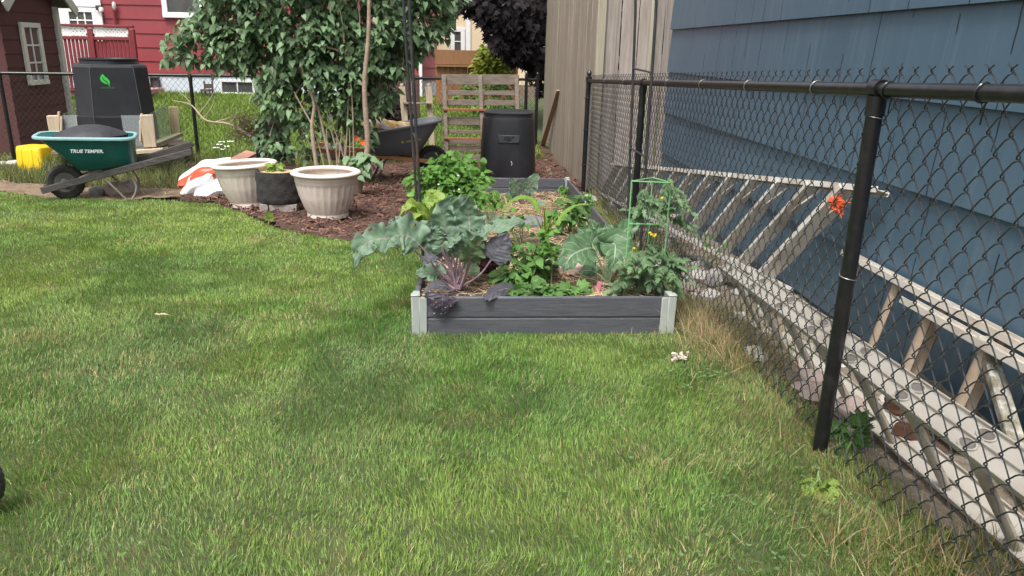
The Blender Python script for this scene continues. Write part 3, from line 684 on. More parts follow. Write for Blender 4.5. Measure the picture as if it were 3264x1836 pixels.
pv = hy(1880, 905, 4.05)
o = MB().box((.53, 4.08, bedz(0, 4.08)+.03), (.30, .2, .05), Matrix.Rotation(.12, 3, 'Z'), .006).build('paver', mat('pink_paver', (.42,.3,.26), (.5,.37,.33), 14, .9, .5)); put(o, 'flat pinkish paver lying in the straw of the raised bed', 'paver')
o = MB().box((.42, 5.7, bedz(0, 5.7)+.03), (.42, .3, .045), Matrix.Rotation(-.1, 3, 'Z'), .006).build('slab', mat('grey_slab', (.13,.13,.135), (.19,.19,.195), 14, .8, .5)); put(o, 'flat grey slab lying across the middle of the raised bed', 'slab')
p = hy(1908, 920, 3.55); o = MB().bar((p.x, 3.6, bedz(0, 3.6)), (p.x+.012, 3.59, bedz(0, 3.6)+.075), .022, .002, (0, 1, 0)).build('plant_marker', mat('pink_plastic', (.75,.25,.35), rough=.4)); put(o, 'small pink plastic plant marker stuck in the straw beside the tomato', 'plant marker')

# garden arch over the bed
ar = thing('garden_arch', 'thin black metal garden arch straddling the raised bed with ladder like sides', 'garden arch', (.45, 5.3, 0))
m_arch = mat('dark_arch_metal', (.02,.022,.025), (.036,.038,.041), 12, .45, dirt=(.16,.07,.04), dscale=3, damt=.5)
def leg_path(px0, px1, py1, Y): a = hy(px1, py1, Y); b = hy(px0, 0, Y); return a, b
LP = []
for (pxb, pyb, pxt, Y) in ((1347, 735, 1305, 4.75), (1336, 690, 1286, 5.15)):
    a, b = hy(pxb, pyb, Y), hy(pxt, 0, Y); LP.append((a, b))
RP = []
for (pxb, pyb, pxt, Y) in ((2046, 740, 2092, 4.8), (2003, 700, 2026, 5.25)):
    a, b = hy(pxb, pyb, Y), hy(pxt, 0, Y); a.z = bt(Y)-.1; RP.append((a, b))
for (a, b), (c, d) in zip(LP, RP):
    top = [b.lerp(d, t) + V((0, 0, .5*math.sin(math.pi*t)+.55*min(1, 4*t, 4*(1-t)))) for t in (0.02, .15, .3, .5, .7, .85, .98)]
    a2 = V((a.x, a.y, bedz(0, a.y)-.08))
    MB().tube(spline([a2, a2.lerp(b, .5), b] + top + [d, d.lerp(c, .5), c], 60), .0095, 8).build('hoop', m_arch, ar)
for P in (LP, RP):
    for t in (.07, .405, .734, 1.06, 1.3):
        u = P[0][0].lerp(P[0][1], t); v = P[1][0].lerp(P[1][1], t); MB().tube([u, v], .0065, 8).build('rung', m_arch, ar)

# ------------------------------------------------------------------ planters, grow bag, blocks
m_pot = mat('beige_plastic_planter', (.64,.55,.485), (.7,.62,.555), 4, .55, .15, 80, dirt=(.3,.2,.14), dscale=6, damt=.5)
def planter(label, loc, rot, tilt):
    t = thing('planter', label, 'planter', loc, 'large beige planters'); t.rotation_euler = (tilt, tilt*.5, rot); ORG[t.name] = V((0, 0, 0))
    fl = lambda r, z, a: r*(1 + (.016*max(0, math.cos(a*26))**.6*(1 if .05 < z < .31 else 0) if math.cos(a*26) > 0 else -.004*(1 if .05 < z < .31 else 0)))
    prof = [(.165, 0), (.174, .006), (.175, .035), (.172, .042), (.176, .05), (.198, .1), (.22, .16), (.238, .22), (.252, .28), (.26, .31), (.264, .315), (.264, .345), (.27, .352), (.27, .365)]
    MB().lathe((0, 0, 0), prof + [(.255, .366), (.235, .2), (.165, .03), (.02, .028)], 208, fl, cap1=True).build('body', m_pot, t, True, 50)
    ring = [(.262 + .034*math.cos(a), .385 + .02*math.sin(a)) for a in np.linspace(-2.6, 3.68, 22)]
    MB().lathe((0, 0, 0), ring, 72, cap0=False).build('rim', m_pot, t, True, 60); return t
q = G(1037, 706); planter('ribbed beige planter with a brown scuff, in front on the mulch', (q.x, q.y+.15, gz(q.x, q.y)+.01), .4, 0)
q = G(776, 664); planter('slightly tilted ribbed beige planter behind the black grow bag', (q.x+.02, q.y+.15, gz(q.x, q.y)), 1.0, R(-3))
gb = thing('grow_bag', 'round black fabric grow bag raised on concrete blocks between the planters', 'grow bag', (0, 0, 0)); q = G(884, 682); c = V((q.x, q.y+.2, q.z+.075)); gb.location = c; ORG[gb.name] = V((0, 0, 0))
wr = lambda r, z, a: r*(1 + .012*math.sin(7*a + 40*z) + .01*math.sin(13*a - 55*z) + .008*math.sin(60*z))
MB().lathe((0, 0, 0), [(.17, 0), (.2, .012), (.21, .04)] + [(.212, .06+.02*k) for k in range(11)] + [(.21, .285), (.2, .29), (.195, .26)], 56, wr).build('body', mat('black_felt', (.022,.02,.02), (.04,.037,.036), 30, .95, .8, 90), gb)
MB().lathe((0, 0, 0), [(.2, .262), (.12, .275), (.01, .28)], 30, cap0=False).build('straw_mulch', m_straw, gb)
m_blk = mat('concrete_block', (.24,.205,.19), (.32,.28,.26), 14, .9, .8, 40)
for k, (px, wd, yo) in enumerate(((838, .075, .02), (901, .235, 0))):
    b = G(px, 681); o = MB().box((b.x, b.y+.1+yo, b.z+.035), (wd, .2, .085), Matrix.Rotation(.06, 3, 'Z'), .005).build('concrete_block', m_blk)
    put(o, ('narrow end of a grey concrete block under the grow bag, left one', 'wide grey concrete block under the grow bag, right one')[k], 'block')
# small plant in the grow bag comes with the plants below

# soil bags
def stripe_mat(name, base, band, white):
    m, n, pb, out = nodes(name); L = n.links.new
    tc = n.nodes.new('ShaderNodeTexCoord'); sp = n.nodes.new('ShaderNodeSeparateXYZ'); L(tc.outputs['UV'], sp.inputs[0])
    def step(sock, a, b):
        lo = n.nodes.new('ShaderNodeMath'); lo.operation = 'GREATER_THAN'; L(sock, lo.inputs[0]); lo.inputs[1].default_value = a
        hi = n.nodes.new('ShaderNodeMath'); hi.operation = 'LESS_THAN'; L(sock, hi.inputs[0]); hi.inputs[1].default_value = b
        q = n.nodes.new('ShaderNodeMath'); q.operation = 'MULTIPLY'; L(lo.outputs[0], q.inputs[0]); L(hi.outputs[0], q.inputs[1]); return q.outputs[0]
    c = (*base, 1)
    for s, a, b, k in band:
        x = n.nodes.new('ShaderNodeMix'); x.data_type = 'RGBA'; L(step(sp.outputs[s], a, b), x.inputs[0])
        if isinstance(c, tuple): x.inputs[6].default_value = c
        else: L(c, x.inputs[6])
        x.inputs[7].default_value = (*k, 1); c = x.outputs[2]
    if isinstance(c, tuple): pb.inputs['Base Color'].default_value = c
    else: L(c, pb.inputs['Base Color'])
    pb.inputs['Roughness'].default_value = .38
    nz = n.nodes.new('ShaderNodeTexNoise'); nz.inputs['Scale'].default_value = 14; L(tc.outputs['Object'], nz.inputs[0]); bp = n.nodes.new('ShaderNodeBump'); bp.inputs['Strength'].default_value = .5; bp.inputs['Distance'].default_value = .01
    L(nz.outputs['Fac'], bp.inputs['Height']); L(bp.outputs[0], pb.inputs['Normal']); return m
def pillow(mb, c, size, rot, seed, n=22):
    rng = random.Random(seed); ph = [rng.uniform(0, 6) for _ in range(4)]; vs = []; uv = []; c = V(c)
    for top in (1, -1):
        for j in range(n+1):
            for i in range(n+1):
                u, v = 2*i/n-1, 2*j/n-1; h = ((1-abs(u)**3.2)*(1-abs(v)**3.2))**.5
                w_ = 1 + .12*math.sin(4*u+ph[0]) * math.sin(3*v+ph[1]) + .06*math.sin(9*u+5*v+ph[2])
                k = 1 - .04*abs(u*v)
                vs.append(c + rot @ V((u*size[0]/2*k, v*size[1]/2*k, top*h*size[2]/2*w_ + .015*math.sin(5*u+ph[3])))); uv.append(((u+1)/2, (v+1)/2))
    m_ = (n+1)**2; fs = []
    for j in range(n):
        for i in range(n):
            a = j*(n+1)+i; fs.append((a, a+1, a+n+2, a+n+1)); a += m_; fs.append((a, a+n+1, a+n+2, a+1))
    mb.add(vs, fs, uv); return mb
W1, O1 = (.78,.76,.76), (.46,.075,.03)
bags = [('orange soil bag with white edge, bottom of the pile leaning up', (636, 590, 7.85), (.52, .4, .18), (.1, -.62, -.12), stripe_mat('bag_print_a', O1, [(0, .42, .52, W1), (1, 0, .12, W1)], W1)),
        ('white and orange soil bag lying on top of the pile', (652, 547, 8.05), (.56, .4, .15), (.16, -.36, .1), stripe_mat('bag_print_b', W1, [(1, 0, .2, O1)], W1)),
        ('plain white plastic bag on the ground in front of the orange soil bags', (690, 603, 7.7), (.4, .3, .16), (.1, -.22, .05), stripe_mat('bag_white', (.8,.8,.84), [], W1))]
for i, (lb, (px, py, Y), sz, rt_, mt_) in enumerate(bags):
    rot = (Matrix.Rotation(rt_[2], 3, 'Z') @ Matrix.Rotation(rt_[1], 3, 'Y') @ Matrix.Rotation(rt_[0], 3, 'X'))
    o = pillow(MB(), hy(px, py, Y), sz, rot, i).build('soil_bag', mt_, None, True, 80); put(o, lb, 'bag')

# ------------------------------------------------------------------ wheelbarrows
def ring_sq(cx, cz, lx, ly, e=4.5, n=48, tiltx=0.0, front=1.0):
    q = []
    for k in range(n):
        t = 2*math.pi*k/n; c, s = math.cos(t), math.sin(t)
        x = math.copysign(abs(c)**(2/e), c); y = math.copysign(abs(s)**(2/e), s)
        q.append(V((cx + x*lx/2, y*ly/2*(1 - (1-front)*(1-x)/2), cz + tiltx*x*lx/2)))
    return q
def wheelbarrow(label, loc, rz, m_tub, m_rim, m_hand, m_leg, P, name='wheelbarrow'):
    """local: +x runs from the wheel to the handles, z up, origin on the ground below the axle"""
    t = thing(name, label, 'wheelbarrow', loc); t.rotation_euler.z = rz; ORG[t.name] = V((0, 0, 0))
    r = P['wr']; ti = P['tilt']
    secs = [(P['bx'], P['bz'], P['bl'], P['bw'], P.get('btilt', 0)), (P['bx']*.6+P['rx']*.4, P['bz']*.6+P['rz']*.4, P['bl']*.6+P['rl']*.4, P['bw']*.58+P['rw']*.42, ti*.5), (P['rx'], P['rz'], P['rl'], P['rw'], ti)]
    outer = [ring_sq(x, z, l, w_, 5, 56, tl, P['front']) for x, z, l, w_, tl in secs]
    inner = [ring_sq(x, z+(.012 if i == 0 else 0), l-.02, w_-.02, 5, 56, tl, P['front']) for i, (x, z, l, w_, tl) in enumerate(secs)][::-1]
    bev = [ring_sq(P['bx'], P['bz']-.012, P['bl']-.05, P['bw']-.05, 5, 56, P.get('btilt', 0), P['front'])]
    MB().loft(bev + outer + inner).build('tub', m_tub, t, True, 50)
    x, z, l, w_, tl = secs[2]; rim = MB(); rr = [ring_sq(x, z+dz, l+dl, w_+dl, 5, 56, tl, P['front']) for dl, dz in ((-.018, .004), (.0, .012), (.04, .01), (.056, .0), (.05, -.016), (.035, -.016), (.034, -.004), (.0, -.004))]
    rim.loft(rr, False, False).build('rim', m_rim, t, True, 60)
    for s in (-1, 1):
        a = V((P['hx0'], s*.07, P['hz0'])); b = V((P['hx1'], s*.31, P['hz1'])); MB().bar(a, b, P['hw'], P['hh'], b=.006).build('handle', m_hand, t)
        k = a.lerp(b, P['legt']); lg = MB()
        lg.tube(spline([k+V((-.06, 0, -.01)), k+V((.0, s*.005, -.06)), V((k.x+P['legx']*.4, k.y+s*.02, .12)), V((k.x+P['legx'], k.y+s*.02, P.get('legz', .0)+.006)), V((k.x+P['legx']+.05, k.y+s*.02, P.get('legz', .0)+.006)), V((k.x+P['legx']+.1, k.y+s*.01, .13)), k+V((.17, s*.01, .03))], 26), P['legr'], 8); lg.build('leg', m_leg, t)
        MB().bar(a.lerp(b, P['legt']*.6)+V((0, 0, .02)), V((P['bx']-.05, s*.12, P['bz']-.02)), .04, .03, b=.004).build('bracket', m_leg, t)
    MB().bar((k.x+P['legx']+.02, -k.y*.9 if k.y > 0 else k.y, .14), (k.x+P['legx']+.02, abs(k.y)*.9, .14), .02, .004).build('cross_brace', m_leg, t)
    ty = [(.0, 0)]; wh = MB()
    prof = [(r-.075, -.03), (r-.05, -.044), (r-.02, -.045), (r-.004, -.03), (r, -.012), (r, .012), (r-.004, .03), (r-.02, .045), (r-.05, .044), (r-.075, .03), (r-.075, -.03)]
    def wheel_rot(mb, c): mb.v = [(x+c[0], z+c[1], y+c[2]) for x, y, z in mb.v]; mb.f = [f[::-1] for f in mb.f]; return mb
    tr = lambda rr, z, a: rr + (.004*math.copysign(1, math.sin(a*32)) if rr > r-.006 else 0)
    wheel_rot(wh.lathe((0, 0, 0), prof, 96, tr, cap0=False), (0, 0, r)).build('tyre', mat('black_rubber', (.018,.018,.018), (.035,.032,.03), 20, .8, .3), t)
    wheel_rot(MB().lathe((0, 0, 0), [(.02, -.05), (.035, -.045), (.04, -.02), (r-.085, -.03), (r-.072, -.034), (r-.072, .034), (r-.085, .03), (.04, .02), (.035, .045), (.02, .05)], 32, cap1=True), (0, 0, r)).build('wheel_rim', m_leg if P.get('dark') else mat('grey_rim', (.08,.075,.075), (.13,.12,.11), 10, .6), t)
    MB().tube([(0, -.1, r), (0, .1, r)], .01, 8).build('axle', m_leg, t); return t
m_green = mat('green_plastic_tub', (.005,.085,.08), (.008,.105,.095), 3, .36, .1, 60, dirt=(.05,.12,.1), dscale=4, damt=.6); m_teal = mat('faded_teal_rim', (.17,.32,.33), (.24,.41,.42), 6, .5)
m_hgrey = mat('weathered_handle', (.04,.036,.034), (.075,.068,.064), 6, .85, .4, 14, (.8, 6, 6), dirt=(.15,.135,.12), dscale=7, damt=.5); m_lgrey = mat('grey_leg', (.16,.15,.14), (.24,.22,.2), 12, .5, dirt=(.3,.27,.22), dscale=8)
q = G(195, 640)
wb1 = wheelbarrow('green wheelbarrow with faded teal rim standing on the dirt in front of the compost bin', (q.x+.02, q.y+.1, gz(q.x, q.y)), R(18), m_green, m_teal, m_hgrey, m_lgrey,
    dict(wr=.165, tilt=-.03, bx=.38, bz=.315, bl=.5, bw=.42, btilt=.1, rx=.235, rz=.60, rl=.81, rw=.58, front=.92, hx0=-.2, hz0=.10, hx1=1.15, hz1=.46, hw=.04, hh=.062, legt=.42, legx=.15, legr=.0095))
text_on('TRUE TEMPER.', .043, (.25, -.279, .482), (1, 0, -.035), (0, -.22, 1), mat('white_print', (.85,.86,.88), rough=.4), wb1, shear=.25, bold=.0012)
m_gtub = mat('slate_grey_tub', (.145,.155,.175), (.175,.185,.205), 5, .42, .1, 40, dirt=(.16,.16,.165), dscale=4, damt=.5); m_hw = mat('orange_varnished_handle', (.5,.22,.09), (.6,.3,.14), 5, .45, stretch=(.8, 6, 6)); m_ldark = mat('dark_leg', (.05,.055,.065), (.08,.085,.095), 10, .45)
q = G(1395, 553)
WBR = R(191); WB2 = V((-.36, 9.55, gz(-.3, 9.5)))
wb2 = wheelbarrow('slate grey wheelbarrow with orange wooden handles beside the pallet', WB2, WBR, m_gtub, m_gtub, m_hw, m_ldark,
    dict(wr=.2, tilt=-.16, bx=.47, bz=.31, bl=.6, bw=.46, btilt=-.03, rx=.4, rz=.64, rl=.98, rw=.66, front=.85, hx0=.0, hz0=.20, hx1=1.45, hz1=.40, hw=.045, hh=.05, legt=.42, legx=.1, legr=.014, dark=True))
m_ylw = mat('yellow_print', (.6,.6,.03), rough=.4)
text_on('YARDWORKS', .03, (.27, .303, .49), (-1, 0, .16), (0, .3, 1), m_ylw, wb2, bold=.001)
ic = MB(); ic.lathe((0, 0, 0), [(.028, 0), (.028, .003), (.017, .003), (.017, 0)], 16); 
ic.v = [(.40 + x*.55, .300 + z + y*.2, .472 + y*.55) for x, y, z in ic.v]; ic.build('emblem', m_ylw, wb2)
def in_wb(t, p): return t.location + Matrix.Rotation(t.rotation_euler.z, 3, 'Z') @ V(p)
o = MB().blob(in_wb(wb1, (.27, .02, .6)), (.62, .46, .17), 4, .13, 26, 12, 2.1, R(18)).build('black_tarp', mat('black_sheet', (.018,.018,.022), (.03,.03,.036), 12, .6, 1, 9)); put(o, 'crumpled black plastic sheet filling the green wheelbarrow', 'tarp')
rg = random.Random(5)
m_bag2 = mat('yellow_white_bag', (.7,.42,.06), (.78,.74,.68), 7, .5, .6, 14, contrast=.05, dirt=(.6,.14,.05), dscale=5, damt=.2)
for i, (x, y, z, sz) in enumerate(((.64, .06, .62, (.42, .42, .2)), (.40, -.06, .60, (.36, .36, .16)))):
    o = pillow(MB(), in_wb(wb2, (x, y, z)), sz, Matrix.Rotation(.4*i+.2, 3, 'Z') @ Matrix.Rotation(.15, 3, 'Y'), 40+i).build('soil_bag', m_bag2, None, True, 80); put(o, ('yellow and white soil bag at the handle end of the grey wheelbarrow', 'yellow and white soil bag in the middle of the grey wheelbarrow')[i], 'bag')

# ------------------------------------------------------------------ compost bins, platform, other yard things
m_bin = mat('black_recycled_plastic', (.012,.0125,.016), (.02,.021,.025), 5, .4, .25, 70, dirt=(.055,.055,.065), dscale=1.6, damt=.6)
m_leafg = mat('green_print', (.04,.5,.06), rough=.4)
def octo(h, ch, z, c=(0, 0)): 
    a = h-ch; return [V((c[0]+x, c[1]+y, z)) for x, y in ((h, -a), (h, a), (a, h), (-a, h), (-h, a), (-h, -a), (-a, -h), (a, -h))]
B1 = hy(383, 462, 9.45); B1.z = hy(350, 455, 9.3).z
cb = thing('compost_bin', 'tall black compost bin with a green leaf emblem on the wooden platform', 'compost bin', B1); cb.rotation_euler.z = R(26); cb.scale = (.91, .91, .98); ORG[cb.name] = V((0, 0, 0))
MB().loft([octo(.46, .19, 0), octo(.462, .19, .02), octo(.455, .19, .33), octo(.447, .19, .335), octo(.445, .19, .35), octo(.415, .175, .88), octo(.405, .175, .905), octo(.38, .16, .915)], True, True).build('body', m_bin, cb, True, 15)
MB().lathe((0, 0, .915), [(.335, 0), (.33, .035), (.345, .045), (.345, .06), (.32, .062), (.3, .02), (.285, -.02), (.01, -.02)], 48, cap1=True).build('lid', m_bin, cb)
for sx_ in (-1, 1): MB().tube([(sx_*.271, -.462, .03), (sx_*.272, -.456, .33), (sx_*.241, -.416, .88)], .005, 6).build('seam', mat('grey_seam', (.07,.07,.08), rough=.5), cb)  # seam lines in a slightly lighter grey than the body
MB().loft([[V((x, y, z)) for x, y, z in ((-.22, -.46, .02), (.24, -.46, .02), (.235, -.455, .325), (-.215, -.455, .325))], [V((x, y-.012, z)) for x, y, z in ((-.215, -.46, .025), (.235, -.46, .025), (.23, -.455, .32), (-.21, -.455, .32))]]).build('hatch', m_bin, cb)
sl_ = lambda z: -.445 + (z-.35)*.03/.53
n1 = MB(); leafp = [(-.075, .10), (-.055, .155), (-.02, .19), (.0, .15), (.045, .1), (.07, .05), (.065, .0), (.05, -.02)]; leafq = [(.05, -.02), (-.02, .01), (-.06, .05)]
pts = [(x*.72-.06, z*.72) for x, z in leafp + leafq[1:]]; zc = .70
ol = [V((x-.03, sl_(zc+z*.8)-.004, zc+z*.8)) for x, z in pts]; n1.add(ol, [tuple(range(len(ol)))[::-1]])
vein = [V((x-.03, sl_(zc+z*.8)-.007, zc+z*.8)) for x, z in [(x*.72-.06, z*.72) for x, z in ((-.035, .13), (-.02, .08), (.025, .04), (.04, -.01))]]
n1.tube([V((x-.03, sl_(zc+z*.8)-.005, zc+z*.8)) for x, z in [(x*.72-.06, z*.72) for x, z in ((.045, .0), (.055, -.03), (.06, -.05))]], .005, 6)
em = n1.build('emblem', m_leafg, cb, False); MB().tube(vein, .004, 6).build('emblem_vein', m_bin, em)
text_on('THE EARTH MACHINE', .016, (.03, sl_(.54)-.003, .545), (1, 0, 0), (0, .11, 1), mat('dim_green_print', (.04,.16,.06)), cb) if False else MB().box((-.075, sl_(.655)-.003, .655), (.15, .003, .011)).build('faded_lettering', mat('dim_green_print', (.03,.12,.05)), cb)

pl = thing('wooden_platform', 'low weathered timber platform with stubby posts and clear plastic sheets around the compost bin', 'platform', (B1.x, B1.y, B1.z-.1))
fl_z = B1.z-.02
for (pa, pb_) in (((420, 512), (575, 425)), ((405, 500), (545, 418)),): pass
a, b = hy(395, 477, 9.0), hy(572, 424, 9.9); a.z = fl_z; b.z = fl_z
MB().box((B1.x, B1.y+.05, fl_z-.03), (1.35, 1.15, .035), Matrix.Rotation(R(20), 3, 'Z'), .004).build('deck_board', m_palw, pl)
for k, (p0, p1) in enumerate((((398, 487, 8.75), (520, 478, 8.8)), ((470, 470, 8.9), (572, 428, 9.8)))):
    MB().bar(hy(*p0), hy(*p1), .09, .045, b=.005).build('beam', m_postw if k == 0 else mat('mossy_beam', (.2,.19,.11), (.32,.29,.2), 5, .85), pl)
for px, py0, py1, Y, wd, mt_ in ((177, 368, 450, 9.1, .13, m_postw), (473, 366, 468, 8.85, .135, m_postw), (557, 340, 425, 9.8, .11, mat('mossy_post2', (.25,.2,.11), (.36,.3,.19), 5, .85)), (262, 366, 450, 10.1, .1, m_postw)):
    a, b = hy(px, py1, Y), hy(px, py0, Y); MB().box(((a.x+b.x)/2, Y, (a.z+b.z)/2), (wd, .09, b.z-a.z), Matrix.Rotation(R(18), 3, 'Z'), .006).build('post', mt_, pl)
for px, py0, py1, Y in ((188, 356, 445, 9.06), (196, 372, 445, 9.05), (452, 362, 460, 8.82), (448, 384, 450, 8.8)):
    a, b = hy(px, py1, Y), hy(px, py0, Y); MB().bar(a, b, .022, .03, (0, 1, 0), .003).build('stake', m_postw, pl)
m_clear, n, pb, out = nodes('dusty_clear_plastic'); tb = n.nodes.new('ShaderNodeBsdfTransparent'); tb.inputs[0].default_value = (.93, .96, .97, 1); mx = n.nodes.new('ShaderNodeMixShader'); mx.inputs[0].default_value = .3
pb.inputs['Base Color'].default_value = (.4, .43, .45, 1); pb.inputs['Roughness'].default_value = .25; n.links.new(tb.outputs[0], mx.inputs[1]); n.links.new(pb.outputs[0], mx.inputs[2]); n.links.new(mx.outputs[0], out.inputs[0])
for p0, p1, tp in (((200, 450, 9.1), (262, 450, 9.05), 368), ((400, 468, 8.92), (462, 468, 8.9), 368), ((492, 468, 8.95), (545, 430, 9.7), 362), ((215, 440, 9.3), (250, 425, 10.0), 362)):
    a, b = hy(*p0), hy(*p1); h = hy(p0[0], tp, p0[2]).z - a.z
    MB().bar(a+V((0, 0, h/2)), b+V((0, 0, h/2)), .006, h, b=.001).build('clear_sheet', m_clear, pl, False)
m_dark_s = mat('dark_earth_support', (.035,.028,.02), (.06,.05,.035), 8, .95)  # supports take a dark earth colour, close to the mound around them
for px in (420, 560): q = hy(px, 470 if px < 500 else 430, 9.2); MB().box((q.x, 9.3, (q.z-.1+gz(q.x, 9.3))/2), (.18, .3, max(.1, q.z-.1-gz(q.x, 9.3))), b=.01).build('support', m_dark_s, pl)

xs_ = np.arange(B1.x-1.1, B1.x+1.2, .08); ys_ = np.arange(B1.y-.75, B1.y+.95, .08)
Xm, Ym = np.meshgrid(xs_, ys_); hm = np.clip(1-((Xm-B1.x-.05)/1.05)**2-((Ym-B1.y-.1)/.8)**2, 0, 1)**.35; gm = gza(Xm, Ym); Zm = gm - .03 + hm*(B1.z-.09-gm+.03) + (vn(Xm, Ym, 5, 70)-.5)*.07*hm
im = np.arange(Xm.size).reshape(Xm.shape); qm = np.stack([im[:-1, :-1], im[:-1, 1:], im[1:, 1:], im[1:, :-1]], -1).reshape(-1, 4)
o = npmesh('soil_mound', np.stack([Xm.ravel(), Ym.ravel(), Zm.ravel()], 1), [qm], mat('dark_mound_soil', (.04,.034,.02), (.075,.065,.035), 7, .95, 2, 30)); o['kind'] = 'structure'; MOUND = (B1.x, B1.y, hm)
ye = thing('yellow_crate', 'bright yellow plastic tub upside down on the bank beside the green wheelbarrow', 'tub', (0, 0, 0)); q = G(112, 562); ye.location = (q.x, q.y+.1, q.z+.02); ye.rotation_euler.z = R(-14); ORG[ye.name] = V((0, 0, 0))
m_yel = mat('yellow_plastic', (.78,.5,.012), (.82,.55,.02), 4, .38, dirt=(.55,.34,.05), dscale=5)
MB().loft([ring_sq(0, z, l, w_, 6, 40) for z, l, w_ in ((0, .385, .32), (.03, .385, .32), (.031, .365, .3), (.1, .362, .297), (.28, .345, .282), (.315, .335, .27), (.33, .31, .25), (.333, .27, .21))]).build('body', m_yel, ye, True, 30)
for s in (-1, 1): MB().box((s*.07, -.147, .17), (.012, .012, .26), Matrix.Rotation(R(-2), 3, 'X'), .003).build('rib', m_yel, ye)
MB().box((.03, -.158, .02), (.16, .012, .03), b=.003).build('label', m_white, ye)

q = G(1622, 577); B2 = V((q.x, q.y+.32, q.z+.005))
c2 = thing('compost_bin', 'plain black compost bin with a blank recessed panel beside the pallet', 'compost bin', B2); c2.rotation_euler.z = R(-2); ORG[c2.name] = V((0, 0, 0))
MB().lathe((0, 0, 0), [(.345, 0), (.35, .02), (.335, .4), (.318, .70), (.312, .735), (.30, .742)], 72, sq=3.2, cap1=True).build('body', m_bin, c2, True, 30)
MB().lathe((0, 0, .742), [(.298, 0), (.296, .035), (.303, .042), (.303, .055), (.27, .07), (.01, .078)], 72, sq=3.2, cap1=True).build('lid', m_bin, c2)
MB().box((0, -.3325, .5), (.26, .02, .095), Matrix.Rotation(R(-3), 3, 'X'), .006).build('panel', mat('worn_label', (.024,.028,.033), (.036,.042,.048), 12, .6), c2)
lb_ = MB(); rg = random.Random(2)
for k in range(9): lb_.box((rg.uniform(-.05, .05), -.3445+.0, .5+rg.uniform(-.03, .03)), (.03, .003, .012), Matrix.Rotation(R(-3), 3, 'X') @ Matrix.Rotation(rg.uniform(-.6, .6), 3, 'Y'))
lb_.build('worn_emblem', m_black, c2)
MB().tube([(.03+.014*math.sin(t*2.6), -.351, .24-.05*t) for t in np.linspace(0, 1, 7)], .0035, 5).build('scratch', m_white, c2)
MB().box((0, -.338, .35), (.3, .012, .62), b=.006).build('front_rib', m_bin, c2) if False else None

pa = thing('pallet', 'grey weathered wooden pallet stood on end against the back fence', 'pallet', (.3, 11.3, gz(.3, 11.3)))
PA = lambda px, py, dy=0: hy(px, py, 11.25+dy)
L0, L1, R0, R1 = PA(1425, 506, -.12), PA(1415, 240), PA(1655, 512, -.12), PA(1645, 240)
for t, dz in ((0, 0), (.5, .02), (1, 0)):
    a, b = L0.lerp(R0, t), L1.lerp(R1, t); MB().bar(a+V((0, -.025, 0)), b+V((0, -.025, 0)), .055, .05, (0, 1, 0), .004).build('stringer', m_palw, pa)
for t, h in ((.93, .16), (.775, .075), (.66, .09), (.44, .13), (.31, .06), (.20, .11), (.11, .10), (.0, .10)):
    t_ = min(.955, t+.02); MB().bar(L0.lerp(L1, t_)+V((-.04, .012, 0)), R0.lerp(R1, t_)+V((.04, .012, 0)), h*.88, .018, V((0, -1, .04)), .003).build('slat', m_palw, pa)
m_rust = mat('rusty_orange_bar', (.28,.09,.045), (.38,.14,.07), 10, .8)
for k, t in enumerate((.60, .255)):
    o = MB().bar(L0.lerp(L1, t)+V((-.03, -.065, 0)), R0.lerp(R1, t)+V((.03, -.065, 0)), .03, .02, V((0, -1, 0)), .003).build('rusty_rod', m_rust); put(o, ('thin rusty bar laid across the pallet, upper of the two', 'thin rusty bar laid across the pallet, lower of the two')[k], 'bar')

pkf = thing('picket_frame', 'two pale pickets joined by a cross bar standing behind the grey wheelbarrow', 'fence piece', (-.6, 10.8, gz(-.6, 10.8)))
for px0, px1 in ((1281, 1300), (1366, 1378)):
    a, b = hy(px1, 480, 10.8), hy(px0, 276, 10.8); MB().bar(a, b, .085, .02, (0, 1, 0), .003).build('picket', m_postw, pkf)
    t = b + (b-a).normalized()*.04; MB().bar(b, t, .045, .019, (0, 1, 0), .008).build('picket_tip', m_postw, pkf)
MB().bar(hy(1285, 328, 10.78), hy(1375, 330, 10.78), .1, .022, (0, -1, 0) if False else (0, 0, 1), .003).build('cross_bar', m_palw, pkf)
o = MB().bar(hx(1722, 490, 1.36), hx(1781, 288, 1.458), .02, .075, (1, 0, 0), .003).build('lumber_board', m_board); put(o, 'brown plank leaning diagonally against the grey privacy fence', 'board')
o = MB().bar(G(1755, 560)+V((0, 0, .0)), hx(1725, 478, 1.42), .03, .06, (1, 0, 0), .003).build('lumber_board', mat('dark_wet_board', (.12,.08,.055), (.2,.14,.1), 5, .8)); put(o, 'short dark weathered stick behind the plain compost bin', 'board')

db_ = thing('black_bin', 'black plastic bin half hidden at the left edge of the lilac', 'bin', (0, 0, 0)); a, b = hy(826, 515, 9.2), hy(826, 392, 9.2); db_.location = (a.x+.14, 9.35, a.z); ORG[db_.name] = V((0, 0, 0))
MB().loft([ring_sq(0, z, l, l, 6, 32) for z, l in ((0, .36), (.02, .37), (b.z-a.z-.03, .31), (b.z-a.z-.03, .33), (b.z-a.z, .33))]).build('body', m_bin, db_); MB().loft([ring_sq(0, b.z-a.z+z, l, l, 6, 32) for z, l in ((.0005, .32), (.02, .31), (.03, .2))]).build('lid', m_bin, db_)
rb = MB().bar(hy(745, 516, 9.25), hy(802, 486, 9.6), .16, .03, (0, -.5, 1), .004).build('red_board', mat('faded_red_board', (.38,.17,.12), (.46,.24,.18), 6, .75)); put(rb, 'faded red board lying on the ground behind the back planter', 'board')
lg = MB().blob(hy(1068, 482, 9.3), (.3, .24, .2), 9, .12, 18, 10, 3, .3).build('pale_stone', m_rock[2]); put(lg, 'large pale stone seen between the lilac stems', 'rock')
